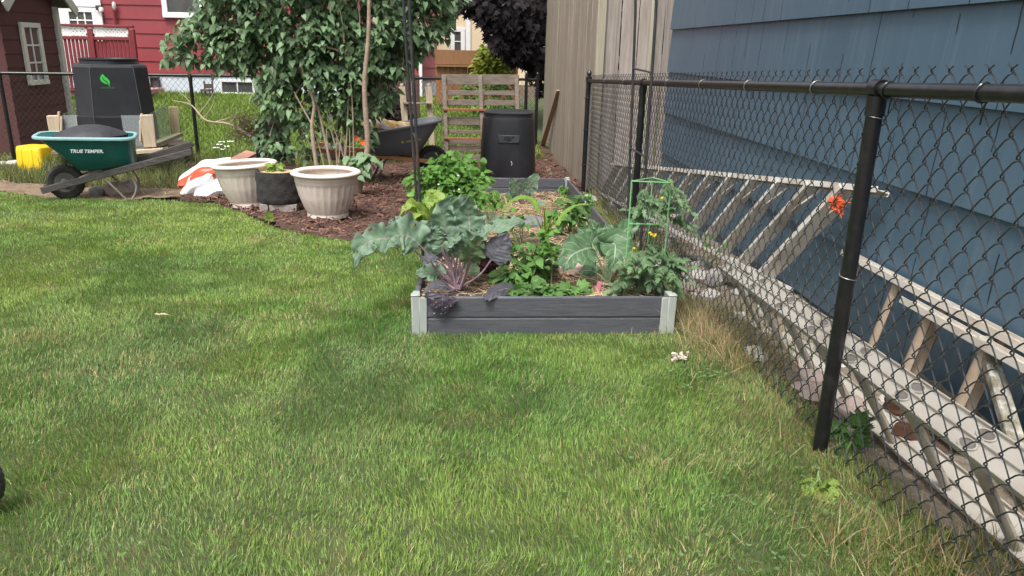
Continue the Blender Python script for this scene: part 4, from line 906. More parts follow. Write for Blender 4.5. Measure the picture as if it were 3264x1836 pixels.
bk = MB().box(hy(912, 522, 8.6), (.2, .1, .06), Matrix.Rotation(.2, 3, 'Z'), .005).build('brick', mat('clay_brick', (.36,.17,.11), (.45,.24,.16), 12, .9, .6)); put(bk, 'clay brick on the mulch just behind the black grow bag', 'brick')
for i, (px, py, Y, sz, mi, lb) in enumerate(((375, 612, 7.75, (.3, .2, .17), 0, 'rounded field stone behind the green wheelbarrow leg, largest one'), (412, 606, 7.8, (.2, .18, .18), 1, 'upright flat field stone right of the wheelbarrow leg'), (310, 620, 7.7, (.22, .15, .12), 1, 'low grey field stone between the wheel and leg of the green wheelbarrow'), (45, 522, 9.5, (.17, .14, .09), 2, 'pale stone by the fence post left of the yellow tub'), (8, 522, 9.6, (.12, .1, .06), 2, 'small flat stone at the far left beside the fence post'), (565, 540, 9.2, (.1, .1, .06), 1, 'small grey stone in the weeds left of the soil bags'))):
    q = hy(px, py, Y); q.z = max(q.z, gz(q.x, q.y)+sz[2]*.3); o = MB().blob(q, sz, 60+i, .13, 14, 9, 2.3, i).build('rock', m_rock[mi]); put(o, lb, 'rock')
be = thing('garden_bench', 'tiny dark wooden seat by the foundation of the red house', 'bench', hy(660, 305, 18.4))
a, b = hy(644, 272, 18.4), hy(676, 308, 18.4); m_db = mat('dark_bench', (.07,.05,.045), (.11,.08,.07), 6, .7)
MB().box(((a.x+b.x)/2, 18.4, (a.z+b.z)/2+.02), (b.x-a.x, .3, .04), b=.006).build('seat', m_db, be); MB().box(((a.x+b.x)/2, 18.54, a.z-.02), (b.x-a.x, .04, .1), b=.006).build('backrest', m_db, be)
for s in (-1, 1):
    for dy in (-.12, .14): MB().box(((a.x+b.x)/2+s*(b.x-a.x)*.44, 18.4+dy, (a.z+b.z)/2-(.08 if dy < 0 else -.02)), (.035, .035, .26 if dy < 0 else .4), b=.004).build('leg', m_db, be)
# tyre edge poking in at the far left of the lawn
q = G(-118, 1672); ty = thing('mower_wheel', 'black ridged tyre just entering the frame at the left edge of the lawn', 'wheel', (q.x, q.y, q.z)); ORG[ty.name] = V((0, 0, 0)); ty.rotation_euler.z = R(35)
tb_ = MB().lathe((0, 0, 0), [(.07, -.025), (.098, -.028), (.108, -.018), (.11, 0), (.108, .018), (.098, .028), (.07, .025)], 120, lambda r, z, a: r + (.004 if math.sin(a*38) > 0 and r > .1 else 0), cap0=False)
tb_.v = [(x, z, y+.108) for x, y, z in tb_.v]; tb_.build('tyre', mat('tyre_rubber', (.03,.03,.032), (.05,.05,.05), 20, .75), ty)
hb = MB().lathe((0, 0, 0), [(.012, -.03), (.03, -.026), (.072, -.02), (.072, .02), (.03, .026), (.012, .03)], 30, cap1=True); hb.v = [(x, z, y+.108) for x, y, z in hb.v]; hb.build('hub', mat('grey_hub', (.3,.3,.3), rough=.5), ty)
# pale crumpled scrap, dry leaf
rg = random.Random(4); mb = MB(); c = G(2162, 1158)
for i in range(16): mb.blob((c.x+rg.uniform(-.04, .045), c.y+rg.uniform(-.02, .02), c.z+rg.uniform(.018, .045)), (rg.uniform(.012, .026), rg.uniform(.01, .02), rg.uniform(.008, .02)), i, .6, 10, 8, 2, rg.uniform(0, 3))
put(mb.build('crumpled_scrap', mat('dirty_white_scrap', (.6,.54,.46), (.4,.33,.27), 60, .9)), 'crumpled pale scrap lying on the grass in front of the right bed corner', 'scrap')
mb = MB(); c = G(530, 1032); mb.leaf((c.x-.03, c.y, c.z+.05), (1, .2, .05), (0, -.3, 1), .05, .014, 'ovate', .4, .2); mb.leaf((c.x-.06, c.y+.02, c.z+.045), (1, -.3, .1), (0, -.2, 1), .035, .012, 'ovate', .4, .2)
put(mb.build('dry_leaf', mat('bleached_leaf', (.36,.32,.2), rough=.8)), 'bleached dry leaf lying on the left part of the lawn', 'leaf')

# ------------------------------------------------------------------ plants in and around the bed
def leaf_mat(name, c1, c2, vein, nv=7, rough=.5, trans=.25, puck=1.0, edge=None, isl=.12, spec=.35):
    m, n, pb, out = nodes(name); L = n.links.new; N = n.nodes.new
    tc = N('ShaderNodeTexCoord'); sp = N('ShaderNodeSeparateXYZ'); L(tc.outputs['UV'], sp.inputs[0])
    def mth(op, a, b=None):
        q = N('ShaderNodeMath'); q.operation = op
        for i, v in enumerate((a, b)):
            if v is None: continue
            if isinstance(v, (int, float)): q.inputs[i].default_value = v
            else: L(v, q.inputs[i])
        return q.outputs[0]
    nz = N('ShaderNodeTexNoise'); nz.inputs['Scale'].default_value = 16; nz.inputs['Detail'].default_value = 4; L(tc.outputs['Object'], nz.inputs[0])
    au = mth('ABSOLUTE', sp.outputs[0]); wv = mth('MULTIPLY', nz.outputs['Fac'], .35)
    s = mth('FRACT', mth('ADD', mth('SUBTRACT', mth('MULTIPLY', sp.outputs[1], nv), mth('MULTIPLY', au, 1.5)), wv))
    dv = mth('ABSOLUTE', mth('SUBTRACT', s, .5))
    lat = mth('MULTIPLY', mth('LESS_THAN', dv, .045), mth('LESS_THAN', au, .85)); mid = mth('LESS_THAN', au, .035)
    v = mth('MAXIMUM', mth('MULTIPLY', lat, .55), mid)
    def mix(f, a, b):
        x = N('ShaderNodeMix'); x.data_type = 'RGBA'
        if isinstance(f, (int, float)): x.inputs[0].default_value = f
        else: L(f, x.inputs[0])
        for w_, i in ((a, 6), (b, 7)):
            if isinstance(w_, tuple): x.inputs[i].default_value = (*w_, 1)
            else: L(w_, x.inputs[i])
        return x.outputs[2]
    c = mix(ramp2(n, nz.outputs['Fac'], .35, .65), c1, c2)
    if edge: c = mix(ramp2(n, au, .6, 1.0), c, edge)
    c = mix(v, c, vein)
    if isl:
        g = N('ShaderNodeNewGeometry'); h = N('ShaderNodeHueSaturation'); L(ramp_out(n, g.outputs['Random Per Island'], 1-isl, 1+isl), h.inputs['Value']); L(c, h.inputs['Color']); c = h.outputs[0]
    L(c, pb.inputs['Base Color']); pb.inputs['Roughness'].default_value = rough; pb.inputs['Specular IOR Level'].default_value = spec
    bp = N('ShaderNodeBump'); bp.inputs['Strength'].default_value = .6*puck; bp.inputs['Distance'].default_value = .006
    L(mth('ADD', dv, mth('MULTIPLY', nz.outputs['Fac'], .6)), bp.inputs['Height']); L(bp.outputs[0], pb.inputs['Normal'])
    tr = N('ShaderNodeBsdfTranslucent'); ms = N('ShaderNodeMixShader'); ms.inputs[0].default_value = trans; L(c, tr.inputs[0])
    L(pb.outputs[0], ms.inputs[1]); L(tr.outputs[0], ms.inputs[2]); L(ms.outputs[0], out.inputs[0]); return m
def big_leaf(path, start, width, seed, face, ruffle=.35, cup=.15, wprof=None, holes=0, nl=26, nw=11):
    """broad leaf blade along the last part of a spline; face = rough direction the upper side looks to"""
    rng = random.Random(seed); sp = spline(path, 60); i0 = int(start*59); q = [sp[i0 + int((59-i0)*k/(nl-1))] for k in range(nl)]
    ph = [rng.uniform(0, 6.28) for _ in range(6)]; mb = MB(); vs = []; uv = []; L_ = sum((q[k+1]-q[k]).length for k in range(nl-1))
    for k in range(nl):
        t = k/(nl-1); T = (q[min(k+1, nl-1)] - q[max(k-1, 0)]).normalized(); f = V(face); f = (f - T*f.dot(T)).normalized(); S = T.cross(f)
        w_ = width/2*(math.sin(math.pi*min(1, .06+t*.98)**.62)**.75)*(1 + .09*math.sin(17*t+ph[0]) + .07*math.sin(31*t+ph[1]))
        for j in range(nw):
            u = 2*j/(nw-1)-1; e = abs(u)**1.6
            h = cup*abs(u)*w_ + ruffle*w_*e*(.34*math.sin(20*t+ph[2]+(2 if u > 0 else 0)) + .22*math.sin(37*t+ph[3]+u)) + .018*width*math.sin(8*u+ph[4])*math.sin(14*t+ph[5])
            tip = T*(.06*L_*e*math.sin(23*t+ph[5]))*(.5)
            vs.append(q[k] + S*(u*w_*(1-.12*e)) + f*h + tip); uv.append((u, t))
    fs = [(k*nw+j, k*nw+j+1, (k+1)*nw+j+1, (k+1)*nw+j) for k in range(nl-1) for j in range(nw-1)]
    for _ in range(holes):
        a, b = rng.randint(3, nl-5), rng.choice([1, 2, 3, nw-4, nw-3, nw-5]); fs = [f_ for f_ in fs if f_ != (a*nw+b, a*nw+b+1, (a+1)*nw+b+1, (a+1)*nw+b)]
    mb.add(vs, fs, uv); return mb, sp, i0
def K(x, y, Y): return hy(1080+x/3.45, 600+y/3.45, Y)
def C(x, y, Y): return hy(1680+x/3.45, 560+y/3.45, Y)
m_kale = leaf_mat('kale_leaf', (.1,.18,.108), (.15,.23,.145), (.25,.25,.21), 7, edge=(.19,.27,.2), isl=.28)
m_kale2 = leaf_mat('kale_underside', (.085,.15,.065), (.12,.18,.085), (.14,.08,.11), 7)
m_kalep = leaf_mat('purple_kale_leaf', (.065,.066,.078), (.1,.1,.115), (.11,.1,.125), 8)
m_kaled = leaf_mat('dark_purple_leaf', (.042,.033,.047), (.066,.053,.073), (.1,.08,.105), 6, rough=.45)
m_kstem = mat('purple_stem', (.15,.085,.12), (.25,.18,.2), 30, .5)
kale = thing('kale_plant', 'large purple stemmed kale spilling over the left front corner of the raised bed', 'kale', (-.013, 3.66, bedz(0, 3.66)))
B0 = V((-.013, 3.66, bedz(0, 3.66)+.02)); DN = V((0, -1, .55))
KL = [ # path, start, width, face, material, ruffle, holes
 ([(1060,880,3.66),(980,730,3.66),(800,545,3.66),(640,520,3.64),(515,610,3.60)], .52, .165, (0,-1,.5), m_kale, .45, 3),
 ([(1010,830,3.72),(700,600,3.76),(420,560,3.74),(250,660,3.70),(160,930,3.66)], .44, .125, (0,-.8,.6), m_kale, .8, 3),
 ([(1000,650,3.78),(760,470,3.82),(640,410,3.82),(520,420,3.80)], .62, .085, (0,-1,.4), m_kale, .6, 1),
 ([(1220,880,3.70),(1120,680,3.75),(980,480,3.78),(850,370,3.80)], .48, .135, (0,-1,.3), m_kale, .4, 3),
 ([(1270,820,3.72),(1190,500,3.74),(1150,260,3.74),(1270,50,3.72)], .46, .115, (0,-1,.15), m_kale, .55, 4),
 ([(1390,780,3.72),(1440,480,3.76),(1425,280,3.78),(1435,70,3.75)], .47, .15, (0,-1,.2), m_kale, .3, 2),
 ([(1330,800,3.78),(1340,500,3.86),(1330,250,3.88),(1400,40,3.86)], .52, .13, (0,-1,.3), m_kale, .6, 2),
 ([(1400,900,3.64),(1450,760,3.60),(1520,620,3.60),(1600,520,3.62)], .42, .125, (.3,-1,-.2), m_kale2, .35, 0),
 ([(1430,850,3.66),(1540,580,3.64),(1680,430,3.66),(1810,310,3.68)], .50, .06, (-.6,-.4,.8), m_kale, .5, 0),
 ([(1540,960,3.62),(1680,780,3.62),(1770,640,3.64),(1880,470,3.66)], .5, .15, (-.1,-1,.15), m_kalep, .08, 1),
 ([(1150,1020,3.68),(1090,950,3.68),(960,930,3.66),(820,960,3.62)], .40, .095, (0,-.8,.7), m_kale, .3, 1),
 ([(1250,1120,3.58),(1160,1075,3.54),(1030,1075,3.50),(880,1185,3.46)], .25, .075, (0,-.6,1), m_kalep, .15, 0),
 ([(1290,1165,3.56),(1200,1160,3.46),(1150,1200,3.41),(1138,1290,3.405),(1135,1405,3.41)], .42, .155, (0,-1,.1), m_kaled, .05, 3),
 ([(1230,820,3.66),(1180,680,3.64),(1240,590,3.62),(1380,525,3.60)], .50, .05, (-.3,-.6,.8), m_kale, .6, 0),
 ([(1240,800,3.80),(1280,620,3.86),(1300,480,3.88)], .40, .15, (0,-1,.3), m_kale2, .3, 1),
 ([(1160,860,3.62),(1080,800,3.62),(1000,760,3.62),(880,780,3.62)], .55, .05, (0,-.8,.6), m_kalep, .3, 0),
 ([(1260,900,3.72),(1120,760,3.78),(1050,560,3.84),(1040,400,3.86)], .5, .1, (0,-1,.3), m_kale, .4, 1),
 ([(1290,850,3.68),(1320,700,3.68),(1350,600,3.67),(1330,500,3.66)], .45, .085, (.1,-1,.3), m_kale, .6, 1),
 ([(1210,820,3.68),(1120,640,3.68),(1080,500,3.68),(1120,400,3.68)], .5, .09, (-.1,-1,.3), m_kale, .55, 2),
 ([(1330,820,3.66),(1400,640,3.66),(1500,520,3.66),(1560,430,3.67)], .5, .09, (.1,-1,.4), m_kale, .6, 1),
 ([(1380,980,3.74),(1440,900,3.80),(1480,800,3.84),(1470,680,3.86)], .4, .09, (0,-1,.3), m_kale2, .2, 0),
]
for i, (pts, st_, wd, face, mt_, ru, ho) in enumerate(KL):
    if mt_ is m_kaled: mb, sp, i0 = big_leaf([K(*q) for q in ((1150,1160,3.43),(1142,1200,3.41),(1136,1300,3.402),(1136,1408,3.408))], 0, .19, 117, (0,-1,.1), .0, -.08, None, 1); sp = [B0.lerp(K(1150, 1160, 3.43), t/59) for t in range(60)]
    else: mb, sp, i0 = big_leaf([B0 + V((random.uniform(-.02, .02), random.uniform(-.02, .02), 0))] + [K(*q) for q in pts], st_, wd*(1.36 if mt_ is m_kale else 1.17), 100+i, face, ru*(1.6 if mt_ is m_kale else 1.2), .0 if mt_ is m_kalep else .12, None, ho)
    lf = mb.build('leaf', mt_, kale, True, 180)
    n_ = len(sp); MB().tube([sp[k] + V((0, .004, -.002)) for k in range(0, n_, 3)], [max(.0012, .0068*(1-k/n_)**.8) for k in range(0, n_, 3)], 7).build('stem', m_kstem, kale)
fs_ = MB(); rg = random.Random(77)
for k in range(40):     # pale droppings / hole rims on the hanging leaf
    p = K(rg.uniform(1020, 1290), rg.uniform(1190, 1390), 3.39); 
    if ((p-K(1140, 1290, 3.385)).length < .07) and rg.random() < .16: fs_.blob(p, (.0035, .002, .0035), k, .1, 6, 5)
fs_.build('speckles', mat('pale_speck', (.6,.55,.45), rough=.8), kale)
ov = thing('drooping_leaf', 'dull purple leaf drooping over the front board right of the kale', 'leaf', K(1760, 1150, 3.48))
mb, sp, i0 = big_leaf([K(*q) for q in ((1990,1085,3.66),(1900,1090,3.60),(1760,1120,3.50),(1650,1190,3.43),(1585,1250,3.405))], .12, .1, 300, (-.25,-.85,.6), .06, -.1)
mb.build('leaf', m_kalep, ov, True, 180); MB().tube([s_-V((0,0,.004)) for s_ in sp[:40:4]], .004, 6).build('stem', m_kstem, ov)
m_col = leaf_mat('collard_leaf', (.085,.165,.075), (.12,.21,.11), (.36,.42,.32), 7, trans=.25)
m_cstem = mat('pale_green_stem', (.25,.33,.17), (.34,.4,.24), 20, .5)
cl = thing('collard_plant', 'broad leaved collard with pale veins beside the green tomato cage', 'collard', C(900, 1190, 3.82)); b0 = C(900, 1190, 3.82); b0.z = bedz(b0.x, b0.y); CB = V(b0)
CLs = [([(780,900,3.86),(720,800,3.84),(600,820,3.74),(470,900,3.68),(385,1100,3.66)], .42, .19, (0,-.9,.6), m_col, .2, 2),
 ([(800,960,3.90),(740,800,3.94),(660,670,3.96),(540,560,3.98)], .42, .16, (-.2,-1,.35), m_col, .35, 1),
 ([(860,950,3.88),(920,760,3.86),(968,770,3.76),(962,900,3.70),(915,1090,3.68)], .40, .175, (0,-1,.25), m_col, .15, 0),
 ([(850,900,3.95),(760,650,4.02),(690,450,4.04)], .45, .13, (0,-1,.25), m_col, .4, 1),
 ([(900,900,3.92),(890,680,4.02),(860,500,4.06)], .42, .16, (0,-1,.4), m_col, .35, 1),
 ([(960,860,3.92),(1060,620,4.02),(1270,470,4.08)], .42, .14, (.2,-1,.5), m_col, .4, 0),
 ([(990,930,3.85),(1070,790,3.84),(1220,740,3.84)], .42, .1, (.2,-.8,.6), m_col, .3, 0),
 ([(780,1080,3.84),(680,1040,3.86),(560,1060,3.88)], .4, .11, (0,-.6,1), m_col, .2, 0),
 ([(970,800,3.95),(990,650,4.0),(960,540,4.0)], .45, .1, (0,-1,.4), m_col, .5, 0)]
for i, (pts, st_, wd, face, mt_, ru, ho) in enumerate(CLs):
    mb, sp, i0 = big_leaf([CB] + [C(*q) for q in pts], st_, wd*1.15, 200+i, face, ru, .1, None, ho); mb.build('leaf', mt_, cl, True, 180)
    MB().tube([sp[k] + V((0, .003, -.002)) for k in range(0, 60, 3)], [max(.0012, .0075*(1-k/60)**.8) for k in range(0, 60, 3)], 7).build('stem', m_cstem, cl)
MB().tube(spline([CB, C(720, 1140, 3.78), C(530, 1065, 3.80)], 12), .0045, 7).build('stem', m_cstem, cl)

def bush(name, label, cat, base, blobs, nleaf, lsize, kind, ml, ms, nstem=7, fold=.2, droop=.35, group=None, stem_r=.004, face=None, shell=.5, seed=0, flat=.6, asp=.75, upb=.8):
    """leafy plant: stems from the base into a few clumps, many separate leaves through the clumps"""
    rng = random.Random(seed + len(label)); t = thing(name, label, cat, base, group); mb = MB(); ms_ = MB(); b = V(base); tot = sum(q[3]**2*q[4] if len(q) > 4 else q[3]**2 for q in blobs)
    for q in blobs:
        c = V(q[:3]); r = q[3]; fl = q[4] if len(q) > 4 else 1
        k = max(4, int(nleaf*(r*r*fl)/tot))
        for _ in range(k):
            d = V((rng.gauss(0, 1), rng.gauss(0, 1), rng.gauss(0, 1))).normalized(); rr = r*(shell + (1-shell)*rng.random()**.5)*rng.uniform(.75, 1.05)
            p = c + V((d.x*rr, d.y*rr, d.z*rr*fl)); o = V((d.x, d.y-.15, d.z*.4 - .1)).normalized() + V((rng.gauss(0, .4), rng.gauss(0, .4), rng.gauss(0, .3)))
            n = V((d.x*.5 + rng.gauss(0, .3), d.y*.5 - .35 + rng.gauss(0, .3), upb + rng.gauss(0, .2)))
            L_ = lsize*rng.uniform(.6, 1.2); mb.leaf(p, o, n, L_, L_*asp*rng.uniform(.85, 1.1), kind, fold, droop*rng.uniform(.5, 1.4))
    for q in blobs:
        for _ in range(max(1, nstem//len(blobs))):
            c = V(q[:3]) + V((rng.gauss(0, q[3]*.4), rng.gauss(0, q[3]*.4), rng.gauss(0, q[3]*.3))); m_ = b.lerp(c, .5) + V((rng.gauss(0, .02), rng.gauss(0, .02), .03))
            ms_.tube(spline([b + V((rng.gauss(0, .012), rng.gauss(0, .012), -.01)), m_, c], 8), [stem_r*(1-.08*i) for i in range(8)], 6)
    mb.build('foliage', ml, t, True, 180); ms_.build('stem', ms, t); return t
m_pot_l = leaf_mat('potato_leaf', (.075,.18,.04), (.12,.245,.06), (.13,.24,.08), 6, trans=.3, isl=.35)
m_brt = leaf_mat('bright_leaf', (.085,.21,.03), (.125,.27,.045), (.2,.34,.1), 6, trans=.35, isl=.3)
m_tom = leaf_mat('tomato_leaf', (.105,.19,.085), (.155,.25,.125), (.14,.22,.11), 6, trans=.25, isl=.3)
m_lime = leaf_mat('lime_lettuce', (.22,.34,.05), (.3,.42,.09), (.4,.5,.18), 7, trans=.4, isl=.15)
m_gst = mat('green_stem', (.12,.2,.06), (.18,.26,.09), 20, .55)
m_red_l = leaf_mat('red_lettuce_leaf', (.04,.012,.014), (.075,.022,.024), (.09,.04,.035), 5, isl=.3)
W_ = lambda px, py, Y: tuple(hy(px, py, Y))
def blobs(*a): return [(*W_(px, py, Y), r, *(rest)) for px, py, Y, r, *rest in a]
def onbed(px, py, Y): q = hy(px, py, Y); return (q.x, Y, bedz(q.x, Y))
bush('potato_plant', 'leafy green potato plant in the middle front of the raised bed', 'potato plant', onbed(1680, 930, 3.9), blobs((1640, 830, 3.85, .085), (1700, 800, 3.95, .08), (1620, 890, 3.72, .07), (1740, 815, 4.0, .06), (1690, 870, 3.78, .08), (1725, 845, 3.8, .05), (1600, 800, 3.95, .05)), 240, .065, 'ovate', m_pot_l, m_gst, 14, seed=1, asp=.72)
bush('squash_seedling', 'low spread of toothed green leaves hugging the front board of the bed', 'seedling', onbed(1720, 945, 3.56), blobs((1690, 935, 3.55, .06, .4), (1760, 930, 3.56, .07, .4), (1830, 925, 3.6, .06, .4), (1640, 925, 3.58, .04, .5), (1870, 935, 3.58, .03, .5)), 120, .075, 'maple', m_pot_l, m_gst, 10, seed=2, asp=.8, upb=1.3)
tp = thing('tall_seedling', 'single tall green stem with a leafy top rising before the pinkish paver', 'seedling', onbed(1757, 915, 3.78)); b = V(onbed(1757, 915, 3.78)); top = hy(1745, 745, 3.8); mb = MB(); rg = random.Random(9)
MB().tube(spline([b, b.lerp(top, .5)+V((.012, 0, 0)), top], 10), [.005*(1-.06*i) for i in range(10)], 7).build('stem', m_gst, tp)
for i in range(44):
    t = .3 + .7*rg.random()**.6; a = rg.uniform(0, 6.28); p = b.lerp(top, t) + V((math.cos(a)*.035*rg.random(), math.sin(a)*.035*rg.random(), rg.uniform(0, .03))); mb.leaf(p, (math.cos(a), math.sin(a), .35), (math.cos(a)*-.3, -.5, 1), rg.uniform(.04, .07), rg.uniform(.03, .04), 'ovate', .2, .5)
mb.build('foliage', m_brt, tp, True, 180)
bush('leafy_bush', 'dense bright green bushy plant with tiny white flowers behind the kale', 'bush', (hy(1420, 640, 6.1).x, 6.1, gz(0, 6.1)+.05), blobs((1410, 560, 6.15, .16), (1350, 580, 6.0, .12), (1470, 570, 6.2, .14), (1500, 610, 6.1, .12), (1400, 620, 5.95, .14), (1450, 540, 6.3, .12), (1345, 640, 5.8, .08), (1430, 515, 6.25, .06), (1530, 560, 6.3, .05)), 900, .075, 'ovate', m_brt, m_gst, 16, seed=3, asp=.72)
fl = MB(); rg = random.Random(12)
for i in range(8):
    c = hy(rg.uniform(1380, 1500), rg.uniform(545, 640), 5.92)
    for k in range(5): a = k*1.257; fl.leaf(c, (math.cos(a), -.2, math.sin(a)), (0, -1, .2), .009, .007, 'round', .1, .1)
put(fl.build('white_blossoms', mat('white_petal', (.75,.75,.62), rough=.6)), 'scattered tiny white blossoms on the bright green bush behind the kale', 'flowers')
bush('young_shoot', 'upright sprig of bright oval leaves just in front of the plain compost bin', 'shoot', (hy(1535, 600, 7.2).x, 7.2, gz(0, 7.2)+.1), blobs((1520, 525, 7.2, .07), (1545, 560, 7.2, .06), (1500, 512, 7.2, .05)), 46, .075, 'round', m_brt, m_gst, 6, seed=4, asp=.8)
lt_ = thing('lettuce', 'pale lime lettuce with broad frilly leaves by the left arch post', 'lettuce', onbed(1370, 720, 4.8)); rg = random.Random(15); b = V(onbed(1375, 730, 4.8))
for i, (px, py, Y, wd) in enumerate(((1400, 640, 4.8, .13), (1370, 655, 4.75, .11), (1310, 660, 4.6, .1), (1330, 690, 4.6, .09), (1320, 715, 4.65, .08), (1385, 620, 4.9, .12), (1420, 660, 4.85, .1), (1295, 672, 4.6, .06))):
    e = hy(px, py, Y); mid = b.lerp(e, .55) + V((0, 0, .07)); mb, sp, i0 = big_leaf([b, mid, e + V((0, 0, .02)), e + V(((e-b).x*.3, -.03, -.03))], .25, wd, 400+i, (-.1, -.8, .7), .45, .15, None, 0, 18, 9); mb.build('leaf', m_lime, lt_, True, 180)
rl_ = thing('red_lettuce', 'dark maroon frilly lettuce low down behind the kale stems', 'lettuce', onbed(1540, 905, 3.9)); b = V(onbed(1540, 900, 3.9))
for i in range(9):
    a = rg.uniform(0, 6.28); e = b + V((math.cos(a)*.11, math.sin(a)*.09, .09 + rg.random()*.06)); mb, sp, i0 = big_leaf([b, b.lerp(e, .5)+V((0, 0, .04)), e], .2, .1, 500+i, (-.2*math.cos(a), -.7, .8), .8, .2, None, 0, 16, 9); mb.build('leaf', m_red_l, rl_, True, 180)
def blades(name, label, cat, base, n, L_, wd, ml, spread, seed, lean=.5):
    t = thing(name, label, cat, base); rng = random.Random(seed); mb = MB()
    for i in range(n):
        a = rng.uniform(0, 6.28); l = L_*rng.uniform(.6, 1.1); d = V((math.cos(a), math.sin(a)*.7, 0)); pts = [V(base) + d*(spread*.1*rng.random())]
        for k in range(1, 6): u = k/5; pts.append(V(base) + d*(l*lean*u*u + .01*u) + V((0, 0, l*(u - .45*lean*u**3))))
        S = d.cross(V((0, 0, 1))); vs = []
        for k, p in enumerate(pts): w_ = wd/2*(1 - (k/5.2)**2); vs += [p-S*w_, p + V((0, 0, -.15*w_)), p+S*w_]
        fs = [f for k in range(5) for f in ((k*3, k*3+1, k*3+4, k*3+3), (k*3+1, k*3+2, k*3+5, k*3+4))]; mb.add(vs, fs, [((j % 3)-1, (j//3)/5) for j in range(18)])
    mb.build('foliage', ml, t, True, 180); return t
m_corn = leaf_mat('corn_leaf', (.13,.26,.03), (.19,.33,.05), (.26,.38,.1), 2, trans=.35, isl=.2)
blades('corn_seedling', 'young corn seedling with upright yellow green strap leaves', 'corn seedling', onbed(1738, 775, 4.5), 13, .36, .026, m_corn, .3, 3, .32)
mb, sp, i0 = big_leaf([hy(*q) for q in ((1735, 740, 4.6), (1700, 640, 4.7), (1640, 635, 4.7), (1580, 700, 4.65))], .2, .04, 600, (0, -.6, 1), .2, -.1); o = thing('arching_leaf', 'long arching corn leaf curving left above the grey slab', 'leaf', hy(1660, 640, 4.7)); mb.build('leaf', m_corn, o, True, 180)
mb, sp, i0 = big_leaf([hy(*q) for q in ((1765, 760, 4.7), (1790, 690, 4.8), (1835, 655, 4.8), (1900, 650, 4.8))], .2, .034, 601, (0, -.6, 1), .2, -.1); o = thing('arching_leaf', 'thin arching corn leaf curving right toward the bed wall', 'leaf', hy(1830, 660, 4.8)); mb.build('leaf', m_corn, o, True, 180)
bush('bean_plant', 'small clump of bean plants against the right bed wall', 'bean plant', onbed(1815, 700, 5.2), blobs((1810, 670, 5.2, .1), (1850, 650, 5.25, .08), (1780, 690, 5.1, .06), (1840, 690, 5.1, .06)), 150, .065, 'ovate', m_pot_l, m_gst, 8, seed=6)
bush('weed_clump', 'loose clump of small greens behind the tall kale leaves', 'weeds', onbed(1560, 660, 5.4), blobs((1560, 640, 5.5, .09, .6), (1530, 620, 5.7, .08, .6), (1600, 640, 5.4, .06, .5)), 120, .05, 'ovate', m_brt, m_gst, 8, seed=7)
bush('seedling_patch', 'thin patch of seedlings beside the corn in the straw', 'seedlings', onbed(1660, 720, 4.7), blobs((1625, 690, 4.8, .06, .5), (1680, 700, 4.7, .05, .5), (1600, 720, 4.6, .05, .6)), 60, .055, 'ovate', m_brt, m_gst, 8, seed=8)
sk = thing('young_kale', 'small grey green kale standing alone at the back of the raised bed', 'kale', onbed(1662, 628, 7.3)); b = V(onbed(1662, 628, 7.2))
for i, (px, py, wd, st_) in enumerate(((1720, 548, .17, .25), (1625, 565, .16, .3), (1628, 605, .13, .35), (1690, 605, .08, .4), (1672, 570, .1, .35), (1610, 615, .08, .4))):
    e = hy(px, py, 7.15); mb, sp, i0 = big_leaf([b, b.lerp(e, .5)+V((0, 0, .03)), e], st_, wd, 700+i, (0, -1, .5), .25, .1, None, 0, 18, 9); mb.build('leaf', m_kale, sk, True, 180); MB().tube(sp[:40:4], .006, 6).build('stem', m_kstem, sk)
mb, sp, i0 = big_leaf([hy(*q) for q in ((1690, 655, 6.5), (1718, 648, 6.45), (1745, 655, 6.4))], .05, .1, 710, (0, -.5, 1), .1, .1); o = thing('young_kale', 'single round kale leaf flat on the straw near the back of the bed', 'kale', hy(1715, 650, 6.45)); mb.build('leaf', m_kale, o, True, 180)
mb, sp, i0 = big_leaf([hy(*q) for q in ((1560, 765, 4.3), (1600, 725, 4.35), (1650, 705, 4.4), (1668, 720, 4.4))], .2, .1, 711, (-.2, -.6, 1), .2, .1); o = thing('teal_leaf', 'broad teal leaf reaching out between the kale and the corn', 'leaf', hy(1620, 715, 4.35)); mb.build('leaf', m_kale, o, True, 180)
bush('grow_bag_seedling', 'small pale green seedling growing in the black grow bag', 'seedling', (c_ := (gb.location.x-.01, gb.location.y-.02, gb.location.z+.27)), [(c_[0], c_[1], c_[2]+.06, .05), (c_[0]-.05, c_[1], c_[2]+.03, .04)], 22, .06, 'round', m_lime, m_gst, 5, seed=9)
bush('corner_weed', 'little weed with small leaves in the far right corner of the bed', 'weed', onbed(1795, 640, 7.7), blobs((1797, 600, 7.7, .05), (1805, 625, 7.6, .05)), 34, .05, 'ovate', m_brt, m_gst, 4, seed=10)

# tomato plant and its cage
cg = thing('tomato_cage', 'bright green wire tomato cage with three legs and square cornered hoops', 'tomato cage', C(1300, 1330, 3.62)); m_cage = mat('green_coated_wire', (.16,.43,.15), (.2,.5,.19), 10, .4)
Ls = [(C(1150, 55, 3.58), C(1062, 1335, 3.58)), (C(1582, 72, 3.6), C(1468, 1360, 3.6)), (C(1380, 15, 3.8), C(1292, 1290, 3.8))]
for a, b in Ls: b.z = min(b.z, bedz(b.x, b.y)-.03); MB().tube([a, b], .0033, 8).build('leg', m_cage, cg)
for t0, miss in ((.004, -1), (.345, -1), (.70, 0)):
    P = [a.lerp(b, t0) for a, b in Ls]; mb = MB()
    for i in range(3):
        if i == miss: continue
        mb.tube([P[i], P[(i+1) % 3]], .0031, 8)
    mb.build('hoop', m_cage, cg)
tm = thing('tomato_plant', 'tomato plant with grey green lobed leaves growing through the green cage', 'tomato plant', C(1330, 1290, 3.7)); rg = random.Random(31); mb = MB(); ms_ = MB(); b = C(1330, 1290, 3.7); b.z = bedz(b.x, b.y)
